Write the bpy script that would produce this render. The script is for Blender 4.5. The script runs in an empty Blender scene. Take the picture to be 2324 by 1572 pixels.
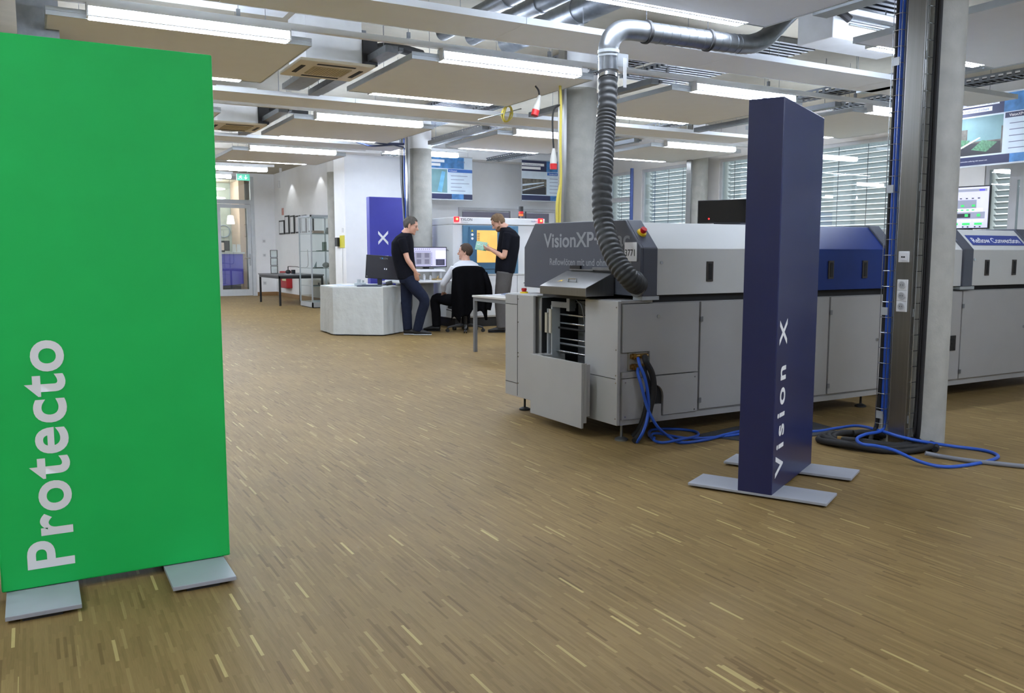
import bpy, bmesh, math, random
from mathutils import Vector, Matrix
random.seed(7)
R = math.radians
PI = math.pi
C = bpy.context.scene.collection
SC = bpy.context.scene

# ------------------------------------------------------------------ camera, world, exposure
CAM_H = 1.25
YAW, PITCH = R(60.56), R(6.21)
hd = Vector((math.cos(YAW), math.sin(YAW), 0)); up0 = Vector((0, 0, 1)); rt = Vector((math.sin(YAW), -math.cos(YAW), 0))
fw = hd * math.cos(PITCH) - up0 * math.sin(PITCH)
upv = up0 * math.cos(PITCH) + hd * math.sin(PITCH)
cam = bpy.data.objects.new('camera', bpy.data.cameras.new('camera')); C.objects.link(cam)
m = Matrix((rt, upv, -fw)).transposed().to_4x4(); m.translation = (0, 0, CAM_H)
cam.matrix_world = m
cam.data.sensor_width = 36; cam.data.lens = 1935.0 / 2324 * 36
cam.data.clip_start = .05; cam.data.clip_end = 200
SC.camera = cam
SC.view_settings.view_transform = 'Standard'; SC.view_settings.look = 'None'
SC.view_settings.gamma = 1; SC.view_settings.use_curve_mapping = False
SC.view_settings.exposure = 0.99
W = bpy.data.worlds.new('world'); SC.world = W; W.use_nodes = True
bgn = W.node_tree.nodes['Background']; bgn.inputs[0].default_value = (.86, .93, 1, 1); bgn.inputs[1].default_value = 1.5
_n = W.node_tree.nodes.new; _l = W.node_tree.links.new
_tc = _n('ShaderNodeTexCoord'); _sp = _n('ShaderNodeSeparateXYZ'); _l(_tc.outputs['Generated'], _sp.inputs[0])
_r = _n('ShaderNodeValToRGB'); _e = _r.color_ramp.elements; _mr = _n('ShaderNodeMapRange'); _mr.inputs[1].default_value = -1; _mr.inputs[2].default_value = 1
_l(_sp.outputs[2], _mr.inputs[0]); _l(_mr.outputs[0], _r.inputs[0]); _l(_r.outputs[0], bgn.inputs[0])
_e[0].position = .44; _e[0].color = (.24, .25, .25, 1); _e[1].position = .95; _e[1].color = (.80, .90, 1, 1)
for _p, _c in ((.5, (.46, .50, .54)), (.53, (.74, .80, .86)), (.72, (.86, .93, 1.0))):
    _k = _e.new(_p); _k.color = _c + (1,)
LAMP = 31.0


def ray(x, y):
    return fw * 1935.0 + rt * (x - 1162) - upv * (y - 786)


def at(x, y, ax, v):
    """point of the sight line through a place in the photo, on the plane where coordinate ax equals v"""
    d = ray(x, y); o = Vector((0, 0, CAM_H)); i = 'XYZ'.index(ax)
    return o + d * ((v - o[i]) / d[i])


# ------------------------------------------------------------------ materials
def lin(c):
    return tuple(((v / 255) / 12.92 if v / 255 <= .04045 else ((v / 255 + .055) / 1.055) ** 2.4) for v in c) + (1,)


MATS = {}


def mat(name, rgb, rough=.5, metal=0, var=.05, scale=6, bump=0, bscale=60, emit=0, alpha=None, stretch=(1, 1, 1), coat=0):
    if name in MATS: return MATS[name]
    M = bpy.data.materials.new(name); M.use_nodes = True; MATS[name] = M
    nt = M.node_tree; b = nt.nodes['Principled BSDF']
    c = lin(rgb)
    tc = nt.nodes.new('ShaderNodeTexCoord'); mp = nt.nodes.new('ShaderNodeMapping'); mp.inputs['Scale'].default_value = stretch
    nt.links.new(tc.outputs['Object'], mp.inputs['Vector'])
    nz = nt.nodes.new('ShaderNodeTexNoise'); nz.inputs['Scale'].default_value = scale; nz.inputs['Detail'].default_value = 4
    nt.links.new(mp.outputs[0], nz.inputs['Vector'])
    rp = nt.nodes.new('ShaderNodeValToRGB')
    rp.color_ramp.elements[0].position = .3; rp.color_ramp.elements[1].position = .7
    rp.color_ramp.elements[0].color = tuple(v * (1 - var) for v in c[:3]) + (1,)
    rp.color_ramp.elements[1].color = tuple(min(1, v * (1 + var)) for v in c[:3]) + (1,)
    nt.links.new(nz.outputs['Fac'], rp.inputs[0]); nt.links.new(rp.outputs[0], b.inputs['Base Color'])
    b.inputs['Roughness'].default_value = rough; b.inputs['Metallic'].default_value = metal
    if coat: b.inputs['Coat Weight'].default_value = coat
    if emit:
        nt.links.new(rp.outputs[0], b.inputs['Emission Color']); b.inputs['Emission Strength'].default_value = emit
    if bump:
        n2 = nt.nodes.new('ShaderNodeTexNoise'); n2.inputs['Scale'].default_value = bscale; n2.inputs['Detail'].default_value = 3
        nt.links.new(mp.outputs[0], n2.inputs['Vector'])
        bp = nt.nodes.new('ShaderNodeBump'); bp.inputs['Strength'].default_value = bump; bp.inputs['Distance'].default_value = .01
        nt.links.new(n2.outputs['Fac'], bp.inputs['Height']); nt.links.new(bp.outputs[0], b.inputs['Normal'])
    return M


def glassmat(name, tint=(.9, .95, .95), refl=.12):
    if name in MATS: return MATS[name]
    M = bpy.data.materials.new(name); M.use_nodes = True; MATS[name] = M
    nt = M.node_tree; nt.nodes.remove(nt.nodes['Principled BSDF']); out = nt.nodes['Material Output']
    t = nt.nodes.new('ShaderNodeBsdfTransparent'); t.inputs[0].default_value = tint + (1,)
    g = nt.nodes.new('ShaderNodeBsdfGlossy'); g.inputs['Roughness'].default_value = .01
    fr = nt.nodes.new('ShaderNodeFresnel'); fr.inputs[0].default_value = 1.9
    ma = nt.nodes.new('ShaderNodeMath'); ma.operation = 'MULTIPLY_ADD'; ma.inputs[1].default_value = 1.3; ma.inputs[2].default_value = refl - .05
    nt.links.new(fr.outputs[0], ma.inputs[0])
    ge = nt.nodes.new('ShaderNodeNewGeometry'); inv = nt.nodes.new('ShaderNodeMath'); inv.operation = 'SUBTRACT'; inv.inputs[0].default_value = 1
    nt.links.new(ge.outputs['Backfacing'], inv.inputs[1])
    mu = nt.nodes.new('ShaderNodeMath'); mu.operation = 'MULTIPLY'; mu.use_clamp = True; nt.links.new(ma.outputs[0], mu.inputs[0]); nt.links.new(inv.outputs[0], mu.inputs[1])
    mx = nt.nodes.new('ShaderNodeMixShader'); nt.links.new(mu.outputs[0], mx.inputs[0])
    nt.links.new(t.outputs[0], mx.inputs[1]); nt.links.new(g.outputs[0], mx.inputs[2]); nt.links.new(mx.outputs[0], out.inputs[0])
    return M


def floor_mat():
    M = bpy.data.materials.new('strip parquet'); M.use_nodes = True; nt = M.node_tree; b = nt.nodes['Principled BSDF']
    N = nt.nodes.new; L = nt.links.new
    tc = N('ShaderNodeTexCoord'); sp = N('ShaderNodeSeparateXYZ'); L(tc.outputs['Object'], sp.inputs[0])

    def math_(op, a, bb=None, c=None):
        n = N('ShaderNodeMath'); n.operation = op
        for i, v in enumerate((a, bb, c)):
            if v is None: continue
            if isinstance(v, (int, float)): n.inputs[i].default_value = v
            else: L(v, n.inputs[i])
        return n.outputs[0]
    # tiles 16 cm long; strips 10 mm wide, tiles staggered per panel of strips
    panel = math_('FLOOR', math_('DIVIDE', sp.outputs[0], .16))
    wn0 = N('ShaderNodeTexWhiteNoise'); wn0.noise_dimensions = '1D'; L(panel, wn0.inputs['W'])
    col = math_('FLOOR', math_('DIVIDE', sp.outputs[0], .0105))
    wn1 = N('ShaderNodeTexWhiteNoise'); wn1.noise_dimensions = '1D'; L(col, wn1.inputs['W'])
    yy = math_('ADD', math_('DIVIDE', sp.outputs[1], .165), math_('MULTIPLY', wn0.outputs['Value'], 7.0))
    yy = math_('ADD', yy, math_('MULTIPLY', wn1.outputs['Value'], 1.0))
    row = math_('FLOOR', yy)
    cb = N('ShaderNodeCombineXYZ'); L(col, cb.inputs[0]); L(row, cb.inputs[1])
    wn = N('ShaderNodeTexWhiteNoise'); wn.noise_dimensions = '3D'; L(cb.outputs[0], wn.inputs['Vector'])
    cr = N('ShaderNodeValToRGB'); e = cr.color_ramp.elements
    e[0].position = 0; e[0].color = lin((116, 94, 60)); e[1].position = 1; e[1].color = lin((188, 169, 114))
    for p, c in ((.08, (130, 108, 69)), (.5, (137, 114, 74)), (.93, (143, 120, 78)), (.985, (155, 133, 89))):
        k = e.new(p); k.color = lin(c)
    L(wn.outputs['Value'], cr.inputs[0])
    # large scale blotches of tone
    nz = N('ShaderNodeTexNoise'); nz.inputs['Scale'].default_value = 1.3; nz.inputs['Detail'].default_value = 5; L(tc.outputs['Object'], nz.inputs['Vector'])
    mr = N('ShaderNodeMapRange'); mr.inputs[1].default_value = .3; mr.inputs[2].default_value = .7; mr.inputs[3].default_value = .9; mr.inputs[4].default_value = 1.08
    L(nz.outputs['Fac'], mr.inputs[0])
    # fibres
    mp = N('ShaderNodeMapping'); mp.inputs['Scale'].default_value = (300, 14, 1); L(tc.outputs['Object'], mp.inputs['Vector'])
    n2 = N('ShaderNodeTexNoise'); n2.inputs['Scale'].default_value = 1; n2.inputs['Detail'].default_value = 2; L(mp.outputs[0], n2.inputs['Vector'])
    mr2 = N('ShaderNodeMapRange'); mr2.inputs[3].default_value = .84; mr2.inputs[4].default_value = 1.16; L(n2.outputs['Fac'], mr2.inputs[0])
    f = math_('MULTIPLY', mr.outputs[0], mr2.outputs[0])
    mx = N('ShaderNodeVectorMath'); mx.operation = 'SCALE'; L(cr.outputs[0], mx.inputs[0]); L(f, mx.inputs['Scale'])
    L(mx.outputs[0], b.inputs['Base Color'])
    b.inputs['Roughness'].default_value = .5; b.inputs['Specular IOR Level'].default_value = .12
    bp = N('ShaderNodeBump'); bp.inputs['Strength'].default_value = .08; bp.inputs['Distance'].default_value = .002
    L(wn.outputs['Value'], bp.inputs['Height']); L(bp.outputs[0], b.inputs['Normal'])
    return M


WHITE = mat('white wall paint', (242, 244, 246), .7, var=.015)
CEIL = mat('cream ceiling plaster', (176, 170, 154), .8)
SAIL = mat('white sail panel', (236, 240, 246), .75, var=.01)
ALU = mat('aluminium profile', (186, 192, 197), .4, .35)
WMETAL = mat('white enamelled metal', (226, 228, 230), .4)
GALV = mat('galvanised duct metal', (138, 142, 147), .4, .95, var=.12, scale=18)
GALVD = mat('dull zinc channel', (140, 144, 148), .42, .8, var=.12)
CONC = mat('concrete', (172, 172, 166), .85, var=.09, scale=9, bump=.25, bscale=40)
STEEL = mat('brushed stainless steel', (140, 139, 136), .28, .95, var=.06, scale=3, stretch=(30, 30, .6))
BLACK = mat('black plastic', (26, 27, 30), .45)
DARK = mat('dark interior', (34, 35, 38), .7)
RUBBER = mat('black rubber', (40, 41, 43), .6)
MGREY = mat('machine grey paint', (172, 172, 172), .45, var=.015, bump=.03, bscale=300)
MWHITE = mat('machine light paint', (208, 210, 209), .42, var=.015)
DGREY = mat('machine slate paint', (80, 84, 96), .42, var=.03)
BLUE = mat('machine blue lacquer', (30, 54, 124), .34)
BLUE.node_tree.nodes['Principled BSDF'].inputs['Specular IOR Level'].default_value = .3
NAVY = mat('navy display cloth', (30, 38, 86), .3, var=.03)
NAVY.node_tree.nodes['Principled BSDF'].inputs['Specular IOR Level'].default_value = .6
NAVY2 = mat('royal blue display cloth', (70, 72, 172), .45, var=.03)
GREEN = mat('green display cloth', (10, 196, 88), .6, var=.03)
LETTER = mat('white lettering', (248, 249, 252), .5, var=.01)
FOOT = mat('grey foot plate', (168, 172, 182), .4)
LGREY = mat('grey lettering', (150, 154, 162), .5, var=.01)
HOSEB = mat('blue hose', (44, 92, 196), .4)
HOSEK = mat('black hose', (34, 34, 36), .7)
HOSEG = mat('grey cable', (132, 136, 146), .5)
YEL = mat('yellow hose', (206, 190, 84), .5)
RED = mat('red plastic', (200, 30, 36), .4)
YELP = mat('yellow plastic', (236, 200, 30), .4)
TUBE = mat('fluorescent tube glow', (230, 240, 255), .5, var=0, emit=LAMP)
TUBES = mat('fluorescent side glow', (230, 240, 255), .5, var=0, emit=LAMP * .7)
GLASS = glassmat('window glass', refl=.17)
CGLASS = glassmat('showcase glass', (.93, .97, .965), .08)
SLAT = mat('blind slat metal', (206, 210, 214), .4, .3)
CHROME = mat('chrome', (200, 204, 208), .2, 1)
FLOOR = floor_mat()


# ------------------------------------------------------------------ mesh helpers
class MB:
    def __init__(s):
        s.bm = bmesh.new(); s.mi = 0

    def face(s, vs, mi=None):
        try:
            f = s.bm.faces.new(vs); f.material_index = s.mi if mi is None else mi; return f
        except ValueError:
            return None

    def poly(s, pts):
        return s.face([s.bm.verts.new(Vector(p)) for p in pts])

    def box(s, x0, x1, y0, y1, z0, z1, M=None):
        P = [Vector((x, y, z)) for x in (x0, x1) for y in (y0, y1) for z in (z0, z1)]
        if M: P = [M @ p for p in P]
        v = [s.bm.verts.new(p) for p in P]
        for q in ((0, 1, 3, 2), (4, 6, 7, 5), (0, 4, 5, 1), (2, 3, 7, 6), (0, 2, 6, 4), (1, 5, 7, 3)):
            s.face([v[i] for i in q])
        return s

    def prism(s, poly, ax, a0, a1):
        """poly in the two other axes (order: axis X -> (y,z), Y -> (x,z), Z -> (x,y))"""
        def mk(p, a):
            return Vector((a, p[0], p[1])) if ax == 'X' else Vector((p[0], a, p[1])) if ax == 'Y' else Vector((p[0], p[1], a))
        A = [s.bm.verts.new(mk(p, a0)) for p in poly]; B = [s.bm.verts.new(mk(p, a1)) for p in poly]
        n = len(poly); s.face(A); s.face(B[::-1])
        for i in range(n): s.face([A[i], B[i], B[(i + 1) % n], A[(i + 1) % n]])
        return s

    def tube(s, pts, r, n=10, caps=True, ell=None, upref=None):
        pts = [Vector(p) for p in pts]; k = len(pts)
        rr = [r] * k if isinstance(r, (int, float)) else list(r)
        rings = []; prev = None
        for i, p in enumerate(pts):
            t = (pts[min(i + 1, k - 1)] - pts[max(i - 1, 0)])
            t = t.normalized() if t.length > 1e-9 else Vector((0, 0, 1))
            if prev is None:
                a = Vector(upref) if upref else (Vector((0, 0, 1)) if abs(t.z) < .9 else Vector((1, 0, 0)))
                u = (a - t * a.dot(t)).normalized()
            else:
                u = (prev - t * prev.dot(t)); u = u.normalized() if u.length > 1e-6 else prev
            prev = u; w = t.cross(u)
            q = rr[i]; qa, qb = (q, q) if not isinstance(q, (tuple, list)) else q
            rings.append([s.bm.verts.new(p + u * math.cos(2 * PI * j / n) * qa + w * math.sin(2 * PI * j / n) * qb) for j in range(n)])
        for A, B in zip(rings, rings[1:]):
            for j in range(n): s.face([A[j], A[(j + 1) % n], B[(j + 1) % n], B[j]])
        if caps: s.face(rings[0][::-1]); s.face(rings[-1])
        return s

    def cyl(s, p0, p1, r, r2=None, n=20):
        return s.tube([p0, p1], [r, r if r2 is None else r2], n)

    def ball(s, c, r, nu=14, nv=9, M=None):
        rx, ry, rz = (r, r, r) if isinstance(r, (int, float)) else r
        c = Vector(c); rows = []
        for i in range(1, nv):
            a = PI * i / nv
            row = []
            for j in range(nu):
                b = 2 * PI * j / nu
                d = Vector((rx * math.sin(a) * math.cos(b), ry * math.sin(a) * math.sin(b), rz * math.cos(a)))
                if M: d = M @ d
                row.append(s.bm.verts.new(c + d))
            rows.append(row)
        d1 = Vector((0, 0, rz)); d2 = Vector((0, 0, -rz))
        if M: d1 = M @ d1; d2 = M @ d2
        t = s.bm.verts.new(c + d1); b_ = s.bm.verts.new(c + d2)
        for j in range(nu):
            s.face([t, rows[0][j], rows[0][(j + 1) % nu]]); s.face([b_, rows[-1][(j + 1) % nu], rows[-1][j]])
            for A, B in zip(rows, rows[1:]): s.face([A[j], B[j], B[(j + 1) % nu], A[(j + 1) % nu]])
        return s

    def lathe(s, prof, c=(0, 0, 0), n=20):
        c = Vector(c); rings = [[s.bm.verts.new(c + Vector((r * math.cos(2 * PI * j / n), r * math.sin(2 * PI * j / n), z))) for j in range(n)] for r, z in prof]
        for A, B in zip(rings, rings[1:]):
            for j in range(n): s.face([A[j], A[(j + 1) % n], B[(j + 1) % n], B[j]])
        s.face(rings[0][::-1]); s.face(rings[-1])
        return s


INFO = {}   # object name -> (root location, local?)


def tag(o, label=None, cat=None, group=None, kind=None):
    if label: o['label'] = label
    if cat: o['category'] = cat
    if group: o['group'] = group
    if kind: o['kind'] = kind
    return o


def thing(name, label, cat, loc=(0, 0, 0), rz=0, group=None, local=False):
    o = bpy.data.objects.new(name, None); C.objects.link(o); o.empty_display_size = .1
    o.location = loc; o.rotation_euler = (0, 0, rz)
    INFO[o.name] = (Vector(loc), local)
    return tag(o, label, cat, group)


def obj(name, mb, mt, parent=None, smooth=False, bevel=0, label=None, normals=True):
    bm = mb.bm
    if normals: bmesh.ops.recalc_face_normals(bm, faces=bm.faces)
    me = bpy.data.meshes.new(name); bm.to_mesh(me); bm.free()
    for x in (mt if isinstance(mt, (list, tuple)) else [mt]): me.materials.append(x)
    return link(name, me, parent, smooth, bevel, label)


def link(name, me, parent=None, smooth=False, bevel=0, label=None):
    o = bpy.data.objects.new(name, me); C.objects.link(o)
    if parent:
        o.parent = parent; loc, local = INFO[parent.name]; INFO[o.name] = (loc, local)
        if not local: me.transform(Matrix.Translation(-loc))
    else:
        # top-level mesh: put the origin at the foot of the mesh
        if me.vertices:
            xs = [v.co for v in me.vertices]
            c = Vector(((min(v.x for v in xs) + max(v.x for v in xs)) / 2, (min(v.y for v in xs) + max(v.y for v in xs)) / 2, min(v.z for v in xs)))
            me.transform(Matrix.Translation(-c)); o.location = c
            INFO[o.name] = (c, False)
    if smooth:
        for p in me.polygons: p.use_smooth = True
        if smooth != 'all':
            me.set_sharp_from_angle(angle=R(40))
    if bevel:
        b = o.modifiers.new('bevel', 'BEVEL'); b.width = bevel; b.segments = 2; b.limit_method = 'ANGLE'; b.angle_limit = R(40)
    if label: o['label'] = label
    return o


def BX(name, dims, mt, parent=None, bevel=0, **k):
    return obj(name, MB().box(*dims), mt, parent, bevel=bevel, **k)


def struct(name, mb, mt, **k):
    return tag(obj(name, mb, mt, **k), kind='structure')


def dup(root, loc=None, rz=None, label=None, group=None):
    r = root.copy(); C.objects.link(r)
    if loc is not None: r.location = loc
    if rz is not None: r.rotation_euler = (0, 0, rz)
    if label: r['label'] = label
    if group: r['group'] = group
    for ch in list(root.children):
        c = ch.copy(); C.objects.link(c); c.parent = r
        for g in list(ch.children):
            d = g.copy(); C.objects.link(d); d.parent = c
    return r


def frame(o, xdir, ydir):
    """matrix whose x,y axes are given, origin o"""
    x = Vector(xdir).normalized(); y = Vector(ydir).normalized(); z = x.cross(y).normalized(); y = z.cross(x)
    M = Matrix((x, y, z)).transposed().to_4x4(); M.translation = Vector(o); return M


def text(name, body, M, h, mt, parent, width=None, bold=0.0, ext=.0006, track=1.0):
    """lettering: cap height h, lower left corner at the frame's origin, optional total width"""
    cu = bpy.data.curves.new(name, 'FONT'); cu.body = body; cu.size = 1; cu.offset = bold; cu.extrude = 0; cu.space_character = track
    cu.resolution_u = 6
    t = bpy.data.objects.new(name, cu); me = bpy.data.meshes.new_from_object(t)
    bpy.data.objects.remove(t); bpy.data.curves.remove(cu)
    if not me.vertices: return None
    x0 = min(v.co.x for v in me.vertices); x1 = max(v.co.x for v in me.vertices)
    sy = h / .73; sx = sy if width is None else width / (x1 - x0)
    for v in me.vertices: v.co = Vector(((v.co.x - x0) * sx, v.co.y * sy, ext))
    me.transform(M); me.materials.clear(); me.materials.append(mt)
    return link(name, me, parent)


def lines(mb, M, rects, z=.0006):
    for i_, (x0, x1, y0, y1, mi) in enumerate(rects):
        z += .00012; mb.mi = mi; v = [mb.bm.verts.new(M @ Vector(p)) for p in ((x0, y0, z), (x1, y0, z), (x1, y1, z), (x0, y1, z))]; mb.face(v)
    mb.mi = 0


def bez(pts, n=8):
    """smooth curve through the points (Catmull-Rom)"""
    P = [Vector(p) for p in pts]; P = [P[0] * 2 - P[1]] + P + [P[-1] * 2 - P[-2]]; out = []
    for i in range(1, len(P) - 2):
        a, b, c, d = P[i - 1:i + 3]
        for k in range(n):
            t = k / n
            out.append(.5 * ((2 * b) + (c - a) * t + (2 * a - 5 * b + 4 * c - d) * t * t + (3 * b - a - 3 * c + d) * t ** 3))
    out.append(P[-2]); return out


# ================================================================== THE ROOM
XW = 11.2; XL = -4.0; YB = -4.0; YP = 16.8; XC = 6.5; YD = 26.0; ZC = 3.6
struct('floor', MB().box(XL, XW + .3, YB, 31, -.1, 0), FLOOR)
struct('ceiling', MB().box(XL, XW + .3, YB, 31, ZC, ZC + .2), CEIL)
struct('wall_left', MB().box(XL - .2, XL, YB, 7, 0, ZC).box(XL - .2, -1, 7, 7.2, 0, ZC).box(-1.2, -1, 7.2, 27, 0, ZC), mat('tan wall', (170, 160, 142), .8))
struct('wall_behind', MB().box(XL, XW, YB - .2, YB, 0, ZC), WHITE)
struct('wall_posters', MB().box(5.62, XW + .2, YP, YP + .25, 0, ZC).box(5.62, 5.8, YP + .25, YP + .7, 0, ZC), WHITE)
struct('wall_corridor', MB().box(XC, XC + .2, 17.5, 31, 0, ZC), WHITE)
# door wall with the opening for the glass door and its top light
DX0, DX1, DZ1, DZ2 = 4.72, 5.90, 2.70, 3.50
struct('wall_door', MB().box(XL, DX0, YD, YD + .2, 0, ZC).box(DX1, XC, YD, YD + .2, 0, ZC).box(DX0, DX1, YD, YD + .2, DZ2, ZC), WHITE)
BB = mat('oak baseboard', (150, 116, 76), .5)
struct('baseboard_door', MB().box(DX1 + .03, XC, YD - .015, YD, 0, .11), BB)
struct('baseboard_corridor', MB().box(XC - .015, XC, 17.9, YD, 0, .11), BB)
# window wall: pieces between the openings
SILL, HEAD = .85, 2.98
openings = [(14.62, 15.5, 'wide'), (12.62, 14.36, 'one'), (11.2, 12.06, 'one'), (8.15, 10.35, 'one'), (4.3, 6.98, 'door'), (.2, 3.4, 'one'), (-3.4, -.6, 'one')]
wb = MB(); ys = sorted(openings); y = YB
for (a, b, k) in ys:
    wb.box(XW, XW + .3, y, a, 0, ZC); wb.box(XW, XW + .3, a, b, 0, SILL); wb.box(XW, XW + .3, a, b, HEAD, ZC); y = b
wb.box(XW, XW + .3, y, YP, 0, ZC)
struct('wall_windows', wb, mat('window wall paint', (214, 212, 210), .7, var=.02))
FR = mat('window frame grey', (196, 198, 202), .45)
for i, (a, b, k) in enumerate(openings):
    f = MB(); t = .055
    f.box(XW + .02, XW + .09, a, a + t, SILL, HEAD).box(XW + .02, XW + .09, b - t, b, SILL, HEAD)
    f.box(XW + .02, XW + .09, a + t, b - t, SILL, SILL + t).box(XW + .02, XW + .09, a + t, b - t, HEAD - t, HEAD)
    if k == 'wide': f.box(XW + .02, XW + .09, a + t, b - t, 2.36, 2.45)
    if k == 'door':
        f.box(XW + .02, XW + .09, a + t, b - t, 2.36, 2.46); f.box(XW + .02, XW + .1, 6.55, 6.65, SILL, 2.36)
        f.box(XW - .01, XW + .02, 4.4, 6.55, 2.2, 2.36); f.box(XW - .01, XW + .02, 6.4, 6.5, SILL, 2.2)
    wf = struct('window_%d' % (i + 1), f, FR)
    g = MB(); g.box(XW + .045, XW + .055, a + t, b - t, SILL + t, HEAD - t)
    obj('pane', g, GLASS, wf)
    s = MB(); z = HEAD - .05; dz = .079
    while z > SILL + .05:
        cx = XW + .23; sec = [(-.033, .029), (-.022, .012), (0, -.002), (.022, -.018), (.031, -.032)]
        for (p, q), (p2, q2) in zip(sec, sec[1:]):
            s.poly([(cx + p, a + .03, z + q), (cx + p, b - .03, z + q), (cx + p2, b - .03, z + q2), (cx + p2, a + .03, z + q2)])
        z -= dz
    names = ['far blind beside the poster wall', 'wide blind left of the pillar by the window wall', 'blind just right of the pillar by the window wall', 'wide blind behind the blue oven hood', 'blind behind the hanging banner on the right', 'blind at the near end of the window wall', 'blind beyond the right edge, nearest the camera wall']
    bl = thing('venetian_blind', 'grey slatted ' + names[i], 'blind', (XW + .23, (a + b) / 2, SILL), group='venetian blinds on the window wall')
    obj('slats', s, SLAT, bl)
    cd = MB()
    nc = 2 if b - a < 1.2 else 4
    for j in range(nc):
        yy = a + (b - a) * (j + .5) / nc
        cd.box(XW + .180, XW + .186, yy - .004, yy + .004, SILL, HEAD)
    obj('ladder_cord', cd, mat('blind cord', (92, 96, 108), .6), bl)
# outside ground and a pale facade opposite, seen only as slivers between slats
tag(obj('pavement', MB().box(XW + .3, 60, -30, 50, -.25, -.15), mat('outdoor paving', (170, 175, 165), .8)), kind='structure')

# ------------------------------------------------------------------ columns
COLS = [((5.082, 3.57), 'nearest concrete column, right of the navy display tower'), ((5.32, 7.95), 'middle concrete column with yellow hoses, behind the black exhaust hose'),
        ((5.93, 13.72), 'concrete column behind the man in the black shirt on the left'), ((5.99, 18.47), 'grey concrete column at the edge of the corridor wall by the glass showcase'),
        ((10.9, 12.32), 'slim concrete pillar against the window wall')]
for i, ((cx, cy), lb) in enumerate(COLS):
    o = MB().lathe([(.2, 0), (.2, 3.02)], (cx, cy, 0), 40); 
    st = struct('column', o, CONC, smooth=True)
    c2 = MB().lathe([(.202, 3.02), (.202, ZC)], (cx, cy, 0), 40)
    obj('painted_head', c2, WHITE, st, smooth=True)
    if i == 3: continue
    dx = cx - 5.082; dy = cy - 3.57
    t = thing('cable_duct', ['steel cable duct with sockets on the nearest column', 'steel cable duct on the middle column beside the yellow hose', 'steel cable duct on the far column behind the standing man', '', 'steel cable duct on the pillar against the window wall'][i], 'cable duct', (4.86 + dx, 3.5 + dy, 0), group='steel cable ducts on the columns')
    BX('duct_body', (4.80 + dx, 4.835 + dx, 3.42 + dy, 3.54 + dy, 0, ZC), STEEL, t, .003)

# ================================================================== CEILING FURNITURE
ZS = 2.95; SW, SD = 1.93, 1.76          # sail underside height and size
XS = [.2, 3.02, 5.94, 8.72]; YS = [3.12, 7.13, 10.95, 14.7]


def sail(x, y, label):
    t = thing('ceiling_sail', label, 'ceiling panel', (x, y, ZS), group='suspended ceiling sails', local=True)
    BX('panel', (.012, SW - .012, .012, SD - .012, .004, .034), SAIL, t)
    f = MB()
    f.box(0, SW, 0, .012, 0, .03).box(0, SW, 0, .008, .034, .062).box(0, SW, SD - .012, SD, 0, .05).box(0, .012, .012, SD - .012, 0, .05).box(SW - .012, SW, .012, SD - .012, 0, .05)
    obj('edge_profile', f, ALU, t)
    w = MB()
    for (a, b) in ((.3, .3), (SW - .3, .3), (.3, SD - .3), (SW - .3, SD - .3)): w.tube([(a, b, .034), (a, b, ZC - ZS)], .0025, 5)
    obj('suspension_wire', w, GALVD, t)
    return t


sail_labels = {(0, 0): 'suspended ceiling sail nearest the camera on the left', (1, 0): 'large suspended ceiling sail above the elbow of the exhaust duct', (2, 0): 'suspended ceiling sail right of the nearest concrete column',
               (3, 0): 'suspended ceiling sail at the window side near the banner', (0, 1): 'suspended ceiling sail above the green display panel', (1, 1): 'suspended ceiling sail between the cassette unit and the black exhaust hose',
               (2, 1): 'suspended ceiling sail above the navy display tower', (3, 1): 'suspended ceiling sail beside the wide blind on the window side', (0, 2): 'suspended ceiling sail behind the top of the green panel',
               (1, 2): 'suspended ceiling sail in front of the column with the standing man', (2, 2): 'suspended ceiling sail above the two posters', (3, 2): 'far suspended ceiling sail in front of the windows',
               (1, 3): 'small looking suspended ceiling sail near the corridor wall'}
for (i, j), lb in sail_labels.items(): sail(XS[i], YS[j], lb)

# light fixtures: a slim box with a sloped glowing side and a glowing underside, on a white trunking rail
LL = 1.48


def fixture(near, label, x, y, grp='twin strip ceiling lights'):
    """near: hangs in front of a sail's near edge (two glowing strips seen); else at its far edge"""
    t = thing('strip_light', label, 'ceiling light', (x, y, ZS), group=grp, local=True)
    s = 1
    # cross-section in (y,z): top width .05 at z .115, bottom width .13 at z .0
    prof = [(-.068, .004), (-.068, .014), (-.056, .105), (.056, .105), (.068, .014), (.068, .004)]
    b = MB(); b.prism(prof, 'X', 0, .012); b.prism(prof, 'X', LL - .012, LL); b.box(.012, LL - .012, -.058, .058, .078, .105)
    b.box(.012, LL - .012, -.066, -.06, .004, .012); b.box(.012, LL - .012, .06, .066, .004, .012)
    obj('housing', b, WMETAL, t)
    g = MB(); g.poly([(.014, -.043, .03), (LL - .014, -.043, .03), (LL - .014, -.052, .077), (.014, -.052, .077)])
    g.poly([(.014, .043, .03), (.014, .052, .077), (LL - .014, .052, .077), (LL - .014, .043, .03)])
    obj('side_diffuser', g, TUBES, t, normals=False)
    g = MB(); g.poly([(.014, -.059, .004), (.014, .059, .004), (LL - .014, .059, .004), (LL - .014, -.059, .004)])
    obj('bottom_diffuser', g, TUBE, t, normals=False)
    return t


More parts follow.
